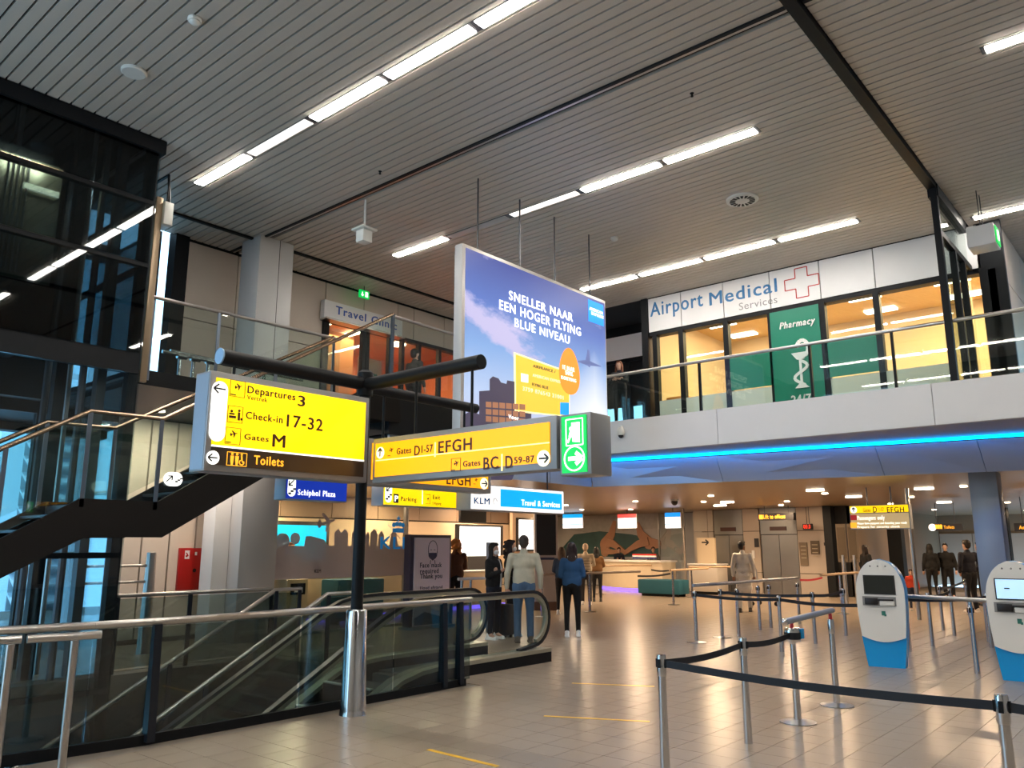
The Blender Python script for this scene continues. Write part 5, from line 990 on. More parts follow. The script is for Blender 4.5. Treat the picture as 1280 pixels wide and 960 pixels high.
t, F_ = led_sign('small black lit sign with red digits right of the right lift', 27.9, (1003,655), (1015,662), None, (('05:3',(1004.5,660.5),(1013,660.5),(1004.5,656),mat('led_red', (1,.05,.02), .5, emit=1.5)),))
t, F_ = led_sign('black lit toilets sign with white disc far right', 28, (1161,655), (1203,663), None, (('Toilets',(1180,660.8),(1193,660.8),(1180,657),M_ORG),))
F_.poly('white_disc', circle(F_.uv((1165.5,659.3)), .11), M_SWHT, t); F_.polys('pictogram', [circle((F_.uv((1170.5+3*i,660))[0], F_.uv((1170,658))[1]+.02), .04, 8) for i in range(3)]+[line_poly(F_.uv((1170.5+3*i,658)), F_.uv((1170.5+3*i,661)), .06) for i in range(3)], M_ORG, t)
led_sign('black lit sign with orange text at the right edge behind the blue-grey column', 26, (1267,654), (1300,664), None, (('Arrivals',(1274,661.5),(1296,661.5),(1274,657),M_ORG),))
# big gate sign in the lower zone
xG = 19.5; FG = Face('X', xG, 1); a = FG.uv((1061,632)); b = FG.uv((1139,661)); t = thing('passengers_sign', 'lit yellow and white sign reading Gates and Passengers only in the low hall', 'sign', tuple(FG.w((a[0]+b[0])/2, b[1], -.1)))
obj('housing', MB().box((xG+.0,-b[0],b[1]),(xG+.2,-a[0],a[1]+.0)), M_GREYF, t); zm1 = FG.uv((1062,641.5))[1]
FG.rect('amber_face', a[0]+.02, zm1, b[0]-.02, a[1]-.02, mat('sign_amber2', (1,.62,.0), .5, emit=1.1), t, 0, .01); FG.rect('cream_face', a[0]+.02, b[1]+.02, b[0]-.02, zm1-.02, mat('sign_cream', (.62,.45,.22), .5, emit=.6), t, 0, .01)
FG = Face('X', xG-.01, 1); FG.poly('white_disc', circle(FG.uv((1067,637.5)), .075), M_SWHT, t); FG.polys('arrow', arrow(FG.uv((1067,637.5)), .045, 90, .02), M_SBLK2, t, .004, .007)
trow(FG, t, (('Gates',(1079,640),(1088.5,640),(1079,635.5),0),('D',(1091.5,640.5),(1096.5,640.5),(1091.5,633.5),.01),('1-57',(1099,639),(1105,639),(1099,634.5),0),('EFGH',(1109,640.5),(1130.5,640.5),(1109,634),.01)))
FG.text('lettering', 'Passengers only', (1072,650), (1106,650), (1072,645), M_SWHT, t, .03); FG.text('lettering', 'Please have passport and boarding pass ready', (1072,655.5), (1134,656), (1072,653), M_SWHT, t, .01); FG.text('lettering', 'Prepare for security check', (1072,660), (1125,660), (1072,657.5), M_SWHT, t, .01)
u, z = FG.uv((1067,647)); FG.polys('pictogram', [[(u-.07,z-.06),(u+.07,z-.06),(u+.07,z+.06),(u-.07,z+.06)]], mat('red_print3', (.5,.03,.03), .5, emit=.5), t)
u, z = FG.uv((1067,656.5)); FG.polys('pictogram', [[(u-.07,z-.06),(u+.07,z-.06),(u+.07,z+.06),(u-.07,z+.06)]], M_ORG, t)
for k_ in (.3, .7): uu = a[0]+(b[0]-a[0])*k_; obj('rod', MB().tube([(xG+.1,-uu,a[1]),(xG+.1,-uu,3.0)], .015, 6), M_DSTEEL, t)
p_ = at(1141,690,'X',20.5); t = thing('round_pole', 'slim grey pole standing right of the passengers sign', 'pole', (p_.x,p_.y,0)); obj('shaft', MB().tube([(p_.x,p_.y,0),(p_.x,p_.y,3.0)], .05, 14), M_STEEL, t)
# notices on the lift wall
for i, (c0, c1, l_, m_) in enumerate((((999,678),(1011,707),'tall brown notice board on the wall right of the lifts',mat('notice_brown', (.16,.12,.08), .5)),((1013,676),(1025,693),'square brown notice with pale lines right of the lifts',mat('notice_brown2', (.10,.07,.04), .5)),((943,673),(949,684),'small black notice between the two lifts',M_SBLK2),((1030,678),(1033,682),'small dark push button plate beside the black column',M_SBLK2),((940,688),(944,698),'small pale notice between the two lifts, below the black one',M_WHITE))):
    F_ = Face('X', 27.99, 1); a = F_.uv(c0); b = F_.uv(c1); t = thing('notice', l_, 'notice', tuple(F_.w((a[0]+b[0])/2, b[1], -.01))); F_.rect('board', a[0], b[1], b[0], a[1], m_, t, 0, .03)
    if i < 2:
        for j in range(4): F_.rect('line', a[0]+.05, a[1]-.15-.13*j, b[0]-.05, a[1]-.12-.13*j, mat('notice_line', (.4,.34,.25), .5), t, .03, .034)
for px_, l_ in ((1055,'left'),(1069,'right')):
    p_ = at(px_,710,'X',24.5); t = thing('standing_board', 'tall dark freestanding notice board behind the queue, the %s of a pair' % l_, 'notice', (p_.x,p_.y,0)); obj('post', MB().tube([(p_.x,p_.y,0),(p_.x,p_.y,1.4)], .06, 12), M_STEEL, t); obj('board', MB().box((p_.x-.03,p_.y-.14,1.2),(p_.x+.03,p_.y+.14,2.3)), mat('notice_brown', (.16,.12,.08)), t)
    obj('print', MB().box((p_.x-.04,p_.y-.11,1.3),(p_.x-.03,p_.y+.11,2.2)), mat('notice_brown2', (.10,.07,.04)), t)
# ================= TRAVEL CLINIC =================
yC = 14.2; xl = 10.35; xr = 14.7
tc = struct('wall_travel_clinic', MB().box((xl-.15,yC-.02,6.56),(xr,yC+.14,6.64)).box((xl-.15,yC-.02,ZF),(xl,yC+.14,6.6)), M_BLACK)
for x in (11.3,11.42,12.1,12.5,13.05,13.75,14.6): obj('mullion', MB().box((x,yC-.01,ZF),(x+.09,yC+.1,6.58)), M_BLACK, tc)
for a, b in ((10.35,11.3),(11.51,12.1),(12.6,13.05),(13.14,13.75),(13.84,14.6)): obj('pane', MB().box((a,yC+.04,ZF),(b,yC+.05,6.56)), M_GLASS, tc)
FT = Face('Y', 14.05, 1); a = FT.uv((405,397)); b = FT.uv((500,405)); ts = thing('travel_clinic_sign', 'white sign with blue lettering reading Travel Clinic over the upper door', 'sign', (11.4,14.15,6.6))
z0_, z1_ = FT.uv((407,397))[1], FT.uv((407,374))[1]; obj('board', MB().rbox((a[0],14.05,z0_),(FT.uv((503,417))[0],14.2,z1_), .008), mat('pale_sign', (.8,.8,.82), .4), ts); obj('housing', MB().box((a[0],13.95,z0_-.04),(FT.uv((503,417))[0],14.2,z0_)), M_STEEL, ts)
FT.text('lettering', 'Travel Clinic', (419.5,392), (496,411), (419.5,382), mat('clinic_blue', (.03,.10,.42), .4), ts, .025)
oi = mat('orange_interior', (.62,.20,.07), .6); bi = mat('brown_interior', (.55,.27,.12), .6); 
ci = struct('wall_clinic_room', MB().box((10,17.5,ZF),(15.5,17.6,7.2)).box((9.9,14.35,ZF),(10,17.6,7.2)).box((15.5,14.35,ZF),(15.6,17.6,7.2)), oi)
obj('partition', MB().box((10.0,15.8,ZF),(12.3,15.9,6.9)), bi, ci)
struct('floor_clinic_room', MB().box((10,14.3,ZF),(15.6,17.6,ZF+.02)), bi); cl = struct('ceiling_clinic_room', MB().box((10,14.35,7.0),(15.6,17.6,7.1)), M_VOID)
mb = MB(); x = 10.02
while x < 15.5: mb.box((x,14.5,6.94),(x+.085,17.5,7.0)); x += .1
obj('ceiling_board', mb, bi, cl, kind='stuff', smooth=False)
rs = obj('red_light_strip', MB().tube([at(462,432,'Y',17.3),at(568,457,'Y',17.3)], .035, 8), mat('red_glow', (1,.04,.01), .5, emit=4)); tag(rs, 'glowing red line on the orange wall inside the travel clinic', 'light strip')
for x, y, l_ in ((11.0,14.9,'bright strip lamp inside the travel clinic left of the door'),(12.0,15.3,'bright strip lamp inside the travel clinic above the door')): tag(obj('strip_lamp', MB().box((x,y,6.85),(x+.15,y+1.2,6.9)), mat('strip_lamp', (1,.88,.7))), l_, 'lamp')
tag(obj('round_lamp', MB().lathe([(.2,0),(.22,.03),(.18,.05)], (13.6,15.6,6.88), 20), mat('strip_lamp', (1,.88,.7))), 'round bright lamp inside the travel clinic above the passer-by', 'lamp')
area('clinic_light', (12.8,15.8,6.8), 3, 1.2, 170, (1,.55,.28))
ab_ = thing('advice_board', 'beige board with a green notice inside the travel clinic door', 'board', (11.9,14.9,ZF)); obj('board', MB().box((11.7,14.8,ZF),(12.4,14.86,6.1)), mat('beige_board', (.55,.33,.2), .5), ab_); obj('green_notice', MB().box((11.85,14.78,5.4),(12.25,14.8,5.75)), mat('notice_green', (.01,.14,.06), .5), ab_); obj('white_notice', MB().box((11.8,14.78,4.95),(12.0,14.8,5.2)), M_WHITE, ab_); obj('blue_notice', MB().box((12.1,14.78,4.95),(12.3,14.8,5.25)), mat('notice_blue', (.05,.08,.25), .5), ab_)
# low chrome barriers on the walkway
for i, (px_, py_) in enumerate(((225,452),(242,452),(261,452))):
    p_ = at(px_,py_,'Y',12.2); t = thing('chrome_bracket', 'small chrome rail bracket on the upper walkway, %s from the bronze post' % ('first','second','third')[i], 'bracket', (p_.x,12.2,ZF)); obj('stem', MB().tube([(p_.x,12.2,ZF),(p_.x,12.2,ZF+.5)], .03), M_CHROME, t); obj('clamp', MB().tube([(p_.x-.08,12.15,ZF+.5),(p_.x+.08,12.15,ZF+.5)], .045), M_CHROME, t)
t = thing('chrome_rail', 'low twin chrome rail along the upper walkway above the yellow sign', 'railing', (6.6,12.3,ZF)); obj('bar', MB().tube([(5.75,12.25,ZF+.55),(8.4,12.25,ZF+.5)], .03), M_CHROME, t); obj('bar', MB().tube([(5.95,12.4,ZF+.62),(8.4,12.4,ZF+.56)], .03), M_CHROME, t); obj('post', MB().tube([(7.6,12.25,ZF),(7.6,12.25,ZF+.5)], .03), M_CHROME, t)
# orange crates on medical window sill, seen through glass
t = thing('orange_crate', 'orange box inside the left pharmacy window', 'box', (16.6,9.0,4.9)); obj('body', MB().rbox((16.45,8.72,4.85),(16.75,9.25,5.1), .02), mat('orange_box', (.75,.25,.03), .5), t); obj('shelf', MB().box((16.3,8.6,4.8),(17.0,9.4,4.85)), M_WHITE, t); obj('shelf_leg', MB().box((16.4,8.9,ZF),(16.5,9.1,4.8)), M_WHITE, t)
# red fire cabinet, bollard rail under the stairs
FR = Face('Y', 14.2, 1); a = FR.uv((220,738)); b = FR.uv((258,685)); t = thing('fire_cabinet', 'red fire hose cabinet on the wall left of the white pillar', 'cabinet', ((a[0]+b[0])/2,14.2,a[1])); rd = mat('fire_red', (.36,.005,.005), .35)
obj('door', MB().rbox((a[0],14.17,a[1]),(b[0],14.24,b[1]), .008), rd, t); FR = Face('Y', 14.17, 1); u, z = FR.uv((234,693)); FR.rect('pictogram', u-.045, z-.08, u+.045, z+.07, M_WHITE, t); FR.polys('hose_drawing', [line_poly((u-.02,z+.03),(u+.02,z-.03),.02),circle((u-.01,z-.03),.02,8)], rd, t, .003, .006); u, z = FR.uv((245,692)); FR.rect('white_label', u-.02, z-.03, u+.02, z+.03, M_WHITE, t); u, z = FR.uv((243,713)); FR.poly('lock', circle((u,z),.035), M_BLACK, t)
t = thing('steel_gate_post', 'thick steel post with two side bars standing under the stairs', 'post', (6.3,12.9,0)); px_ = at(181,790,'Y',12.9); obj('post', MB().lathe([(.11,0),(.1,.05),(.075,1.2),(.07,1.55),(.04,1.57)], (px_.x,12.9,0), 20), M_STEEL, t)
for z in (1.1,1.35): obj('bar', MB().tube([(5.0,12.9,z),(px_.x-.06,12.9,z)], .022), M_STEEL, t)
t = thing('shaft_pillar', 'flat grey steel pillar at the corner of the stair well under the stairs', 'post', (4.9,11.25,0)); obj('body', MB().rbox((4.78,11.2,-1.2),(4.92,11.3,3.9), .01), mat('grey_steel_post', (.10,.11,.12)), t)
# yellow floor stripes
ys = mat('yellow_tape', (.75,.42,.02), .5)
for c0, c1, l_ in (((535,937),(622,958),'yellow tape stripe on the floor, nearest of three'),((680,895),(812,902),'yellow tape stripe on the floor, middle of three'),((715,854),(818,858),'thin yellow tape stripe on the floor, farthest of three')):
    p_, q_ = at(*c0,'Z',0), at(*c1,'Z',0); d_ = (q_-p_).normalized(); n_ = V(-d_.y,d_.x,0)*.022; mb = MB(); mb.add([p_-n_,p_+n_,q_+n_,q_-n_,p_-n_+V(0,0,.002),p_+n_+V(0,0,.002),q_+n_+V(0,0,.002),q_-n_+V(0,0,.002)], [(0,1,2,3),(4,5,6,7),(0,1,5,4),(1,2,6,5),(2,3,7,6),(3,0,4,7)]); tag(obj('floor_tape', mb, ys, smooth=False), l_, 'tape')
# security dome cameras
for (c_, ax_, v_, l_) in (((776,544),'X',13.55,'white dome camera under the left end of the white ledge'),):
    p_ = at(*c_,ax_,v_); t = thing('dome_camera', l_, 'camera', (p_.x,p_.y,p_.z-.05)); obj('body', MB().lathe([(.07,0),(.08,.08),(.05,.16)], (p_.x,p_.y,p_.z), 18), wpn, t); obj('dome', MB().ell((p_.x,p_.y,p_.z), (.055,.055,.06)), M_SBLK2, t); obj('arm', MB().tube([(p_.x,p_.y,p_.z+.15),(p_.x+.12,p_.y,p_.z+.2)], .03), wpn, t)
p_ = at(843,626,'Z',2.95); t = thing('dome_camera', 'dark dome camera on the low ceiling left of the lifts', 'camera', (p_.x,p_.y,2.8)); obj('body', MB().lathe([(.12,.0),(.12,.06)], (p_.x,p_.y,2.94), 16), wpn, t); obj('dome', MB().ell((p_.x,p_.y,2.93), (.1,.1,.12)), M_SBLK2, t)

# ================= SELF-SERVICE KIOSKS =================
def kiosk(loc, rz, label, lit):
    t = thing('check_in_kiosk', label, 'kiosk', loc, rz, 'check-in kiosks'); M_ = W[t.name]
    H = 1.47
    def outline(inset=0, zlo=0):
        pts = []
        for i in range(40):
            z = zlo+(H-inset-zlo)*i/39
            t_ = z/H
            if t_ < .72: w_ = .235+.085*math.sin(math.pi/2*min(1, t_/.66))
            else: w_ = .32*math.sqrt(max(0, 1-((t_-.69)/.31)**2))
            pts.append((max(.0, w_-inset), z))
        return [(x, z) for x, z in pts]+[(-x, z) for x, z in pts[::-1]]
    blu = mat('kiosk_blue', (.0,.34,.82), .3); wh = mat('kiosk_white', (.80,.80,.78), .3)
    def shape(o_, y0, y1): 
        mb = MB(); o_ = [p_ for i, p_ in enumerate(o_) if i == 0 or (abs(p_[0]-o_[i-1][0])+abs(p_[1]-o_[i-1][1])) > 1e-5]; mb.prism(o_, 'y', y0, y1, M=M_); return mb
    obj('body', shape(outline(), -.10, .16), blu, t)
    zl = .38; fr_ = [p_ for p_ in outline(.006, 0) if p_[1] > zl+.03]; n_ = len(fr_); h_ = n_//2; xw = fr_[0][0]
    low = [(-xw+2*xw*i/12, zl+.03-.07*math.sin(math.pi*i/12)) for i in range(13)]
    obj('front_shell', shape(fr_+low, -.135, -.10), wh, t)
    obj('screen_bezel', MB().box((-.205,-.145,.985),(.205,-.134,1.25), M=M_), M_SBLK2, t); obj('display', MB().box((-.19,-.149,1.0),(.19,-.144,1.238), M=M_), mat('kiosk_screen_lit', (.42,.66,.88), .3, emit=.8) if lit else mat('kiosk_screen_off', (.02,.024,.022), .15), t)
    obj('slot_recess', MB().box((-.235,-.142,.83),(.2,-.134,.955), M=M_), mat('kiosk_slot_grey', (.25,.25,.25), .5), t); obj('card_reader', MB().rbox((-.2,-.19,.845),(-.03,-.14,.94), .008, M=M_), M_SBLK2, t); obj('printer_tray', MB().rbox((-.01,-.17,.835),(.18,-.14,.9), .008, M=M_), wh, t); obj('slot_lip', MB().rbox((-.03,-.18,.9),(.17,-.14,.925), .005, M=M_), M_SBLK2, t)
    obj('emblem', MB().box((-.0,-.141,.7),(.05,-.134,.76), M=M_), mat('emblem_teal', (.03,.20,.16), .4), t)
    obj('emblem', MB().box((.035,-.143,.69),(.06,-.134,.72), M=M_), mat('emblem_teal', (.03,.20,.16)), t)
    for x in (-.1,0,.1): obj('sensor', MB().ell((x,-.135,1.375), (.012,.008,.012), M=M_), mat('sensor_grey', (.2,.2,.2), .3), t)
    if lit: obj('screen_mark', MB().box((-.1,-.152,1.12),(-.04,-.148,1.135), M=M_), M_SBLK2, t)
    return t
kiosk((12.33,3.60,0), -82, 'white and blue check-in kiosk with dark screen, the left of two', False)
kiosk((12.15,1.92,0), -88, 'white and blue check-in kiosk with lit pale blue screen at the right edge', True)
# ================= QUEUE POSTS, BELTS, RAILS =================
PH = .87
def post(loc, label, base=False, h=PH, cassette=True, group='belt posts of the queue area'):
    x, y = loc[0], loc[1]; t = thing('belt_post', label, 'post', (x,y,0), 0, group)
    obj('tube', MB().lathe([(.036,.0),(.036,.02),(.028,h-.16),(.028,h-.15)], (x,y,0.004), 18), M_CHROME, t)
    obj('head', MB().lathe([(.032,h-.15),(.034,h-.14),(.034,h-.01),(.03,h)], (x,y,0), 18), M_CHROME, t)
    if cassette: obj('belt_slot', MB().box((x-.042,y-.012,h-.09),(x+.042,y+.012,h-.03)).box((x-.012,y-.042,h-.09),(x+.012,y+.042,h-.03)), M_BLACK, t)
    if base: obj('base', MB().lathe([(.17,0),(.17,.008),(.06,.02),(.035,.03)], (x,y,0), 30), M_STEEL, t)
    return t
bm_ = mat('black_belt', (.006,.009,.016), .6)
def belt(a, b, label, m=bm_, h=PH-.06, sag=.03, w_=.05):
    a = Vector((a[0],a[1],h)); b = Vector((b[0],b[1],h)); n = 8; pts = [a.lerp(b, i/n)-V(0,0,sag*math.sin(math.pi*i/n)) for i in range(n+1)]; d_ = (b-a).normalized(); nn = V(-d_.y,d_.x,0)*.003; mb = MB()
    for i in range(n): p_, q_ = pts[i], pts[i+1]; up = V(0,0,w_/2); mb.add([p_-nn-up,q_-nn-up,q_-nn+up,p_-nn+up,p_+nn-up,q_+nn-up,q_+nn+up,p_+nn+up], [(0,1,2,3),(7,6,5,4),(0,4,5,1),(1,5,6,2),(2,6,7,3),(3,7,4,0)])
    tag(obj('queue_belt', mb, m), label, 'belt', 'queue belts')
s1, s2, s3, s4, s5 = (5.38,3.15), (6.83,3.18), (7.94,3.18), (9.02,3.18), (5.15,.94)
post(s1, 'nearest chrome belt post, lower centre, with two belts leaving its head'); post(s2, 'second chrome belt post of the near row, behind the nearest one')
post(s5, 'chrome belt post at the lower right corner, leaning towards the frame edge'); post(s3, 'chrome belt post with disc foot, blue cap and red pin below the loose bar', True); 
t = post(s4, 'chrome post with disc foot and red top carrying the far end of the loose bar', True, h=.88, cassette=False)
belt(s1, s2, 'black belt from the nearest post to the one behind it'); belt(s2, s3, 'black belt from the second near post to the blue capped post'); belt(s1, s5, 'long black belt across the lower right, from the nearest post'); belt(s5, (4.9,-1.2), 'black belt leaving the lower right post towards the edge')
x, y = s3; t = thing('guide_bar', 'loose grey tube bar lying on red pins over two posts', 'bar', (8.45,3.18,.95)); obj('tube', MB().tube([(7.62,3.12,.95),(9.15,3.2,.965)], .03, 14), mat('grey_bar', (.33,.35,.40), .3, .6), t); obj('end_cap', MB().ell((7.62,3.12,.95), (.032,.032,.032)), M_CHROME, t)
rp = mat('red_plastic', (.5,.03,.05), .4); obj('pin', MB().lathe([(.02,.87),(.015,.93)], (x,y,0), 12), rp, t); obj('pin', MB().lathe([(.02,.88),(.018,.94)], (s4[0],s4[1],0), 12), rp, t)
t = thing('post_cap', 'blue ended chrome cassette clamped to the post under the loose bar', 'cassette', (x,y,.75)); obj('body', MB().lathe([(.07,.74),(.075,.76),(.075,.85),(.065,.87)], (x+.0,y,0), 20), M_CHROME, t); obj('belt_roll', MB().lathe([(.079,.765),(.079,.83)], (x,y,0), 20), bm_, t); obj('blue_side', MB().box((x+.02,y-.085,.77),(x+.085,y-.02,.862)), mat('kiosk_blue', (.0,.25,.62)), t)
rows = [((13.18,7.0),1),((14.18,7.0),1),((14.45,6.8),0),((15.86,7.0),0),((16.47,7.03),0),((17.71,6.91),0),((12.9,5.35),0),((14.31,5.33),0),((15.94,5.35),0),((14.22,3.8),0),((15.25,3.71),0),((17.26,3.8),0),((12.43,2.51),0),((15.65,2.91),0),((19.2,5.3),0),((18.2,4.2),0),((21.0,6.0),0),((22.5,4.6),0),((18.5,3.1),0),((20.3,3.5),0)]
desc = ['at the left end of the long grey queue rail','second under the long grey queue rail','third under the long grey queue rail','fourth under the long grey queue rail','fifth under the long grey queue rail','at the right end of the long grey queue rail','in the middle row, left end, above the loose bar','in the middle row between loose bar and left kiosk','in the middle row just left of the left kiosk','behind the left kiosk, first to its right','behind the left kiosk, second to its right','half way between the kiosks, farther back','standing bright between the kiosks, nearest','just left of the right kiosk','far back behind the left kiosk, left of the child','far back beside the child in orange','far back right of the passengers sign pole','far back beside the man in dark blue','far back between the kiosks near the man in dark blue','far back between the kiosks behind the belts']
for i, (p_, b_) in enumerate(rows): post(p_, 'chrome queue post '+desc[i], bool(b_))
def rail(name, label, a, b, h, m, posts=None, r=.03, base=True):
    t = thing(name, label, 'railing', ((a[0]+b[0])/2,(a[1]+b[1])/2,0)); obj('bar', MB().tube([(a[0],a[1],h),(b[0],b[1],h)], r, 12), m, t)
    for x, y in (posts or []): obj('post', MB().lathe([(.035,0),(.03,.3),(.026,h)], (x,y,0), 12), M_CHROME, t); (obj('base', MB().lathe([(.17,0),(.17,.01),(.04,.02)], (x,y,0), 24), M_STEEL, t) if base else None)
    return t
gb = mat('grey_bar', (.33,.35,.40)); wb2 = mat('wood_bar', (.52,.36,.22), .4)
rail('queue_rail', 'long grey queue rail along the row of posts before the lifts', (13.15,7.0), (17.75,6.9), .97, gb)
rail('kiosk_rail', 'steel rail on posts running between the two kiosks', (12.62,3.35), (12.3,2.25), .95, M_STEEL, [(12.43,2.51)], base=False)
def pr_(c, h): return at(c[0],c[1],'Z',h)
for l_, c0, c1, posts_, m_ in (('pale wooden queue rail nearest the cream counter',(745,707.5),(819,706.5),((753,756),(814,750)),wb2),('grey queue rail behind the woman in the blue jacket',(733,716.5),(800,714.5),((739,776),(795,770)),mat('taupe_bar', (.25,.2,.17), .4)),('wooden queue rail in the middle before the glass screen',(838,713),(885,710.5),((841,765),(883,759)),wb2),('wooden queue rail left of the man in white',(861,709),(918,708.5),((872,752),(908,752)),wb2),('grey queue rail left of the woman in the blue jacket',(676,719),(696,717.5),((689,776),),mat('taupe_bar', (.25,.2,.17))),('wooden queue rail behind the left kiosk',(1026,719),(1075,715.5),((1031,766),),wb2),('wooden queue rail far right beside the blue-grey column',(1226,704),(1260,702),((1236,760),),wb2),('wooden queue rail right of the child in orange',(1175,706),(1200,706),((1180,750),(1197,752)),wb2)):
    a, b = pr_(c0,.97), pr_(c1,.97); a.z = b.z = 0; ps_ = [at(*q_,'Z',0) for q_ in posts_]
    # keep each bar over its own posts
    ps_ = [a+(b-a)*max(.05,min(.95,((q_-a).dot(b-a)/(b-a).length_squared))) for q_ in ps_]
    rail('queue_rail', l_, (a.x,a.y), (b.x,b.y), .97, m_, [(q_.x,q_.y) for q_ in ps_])
belt((13.18,7.0),(12.9,5.35), 'black belt from the left end of the grey queue rail forwards'); belt((12.9,5.35),(12.36,3.94), 'black belt reaching the left kiosk from the left'); belt((14.31,5.33),(15.94,5.35), 'black belt of the middle row left of the kiosk'); belt((14.18,7.0),(14.31,5.33), 'black belt joining the back row and the middle row')
belt((14.22,3.8),(15.25,3.71), 'black belt behind the kiosks, left piece'); belt((15.25,3.71),(17.26,3.8), 'black belt behind the kiosks, middle piece'); belt((14.22,3.8),(15.65,2.91), 'black belt behind the kiosks, right piece'); belt((18.2,4.2),(22.5,4.6), 'black belt far back under the passengers sign'); belt((18.5,3.1),(20.3,3.5), 'black belt far back near the man in dark blue')
p_, q_ = at(1000,725,'Z',.81), at(1028,722,'Z',.81); belt((p_.x,p_.y),(q_.x,q_.y), 'red belt before the wall right of the lifts', mat('red_belt', (.45,.01,.02), .5)); 
p_, q_ = at(814,713,'Z',.85), at(836,714,'Z',.85); belt((p_.x,p_.y),(q_.x,q_.y), 'short black belt between the wooden rails before the counter', h=.87)
p_, q_ = at(797,721,'Z',.85), at(838,718,'Z',.85); belt((p_.x,p_.y),(q_.x,q_.y), 'black belt between the grey rail and the middle wooden rail', h=.87)
t = rail('white_guide_rail', 'white topped steel rail beside the slim blue-grey pillar', (11.9,11.6), (12.9,11.5), 1.0, M_WHITE, [(12.0,11.6),(12.25,11.58),(12.8,11.5)], base=False)
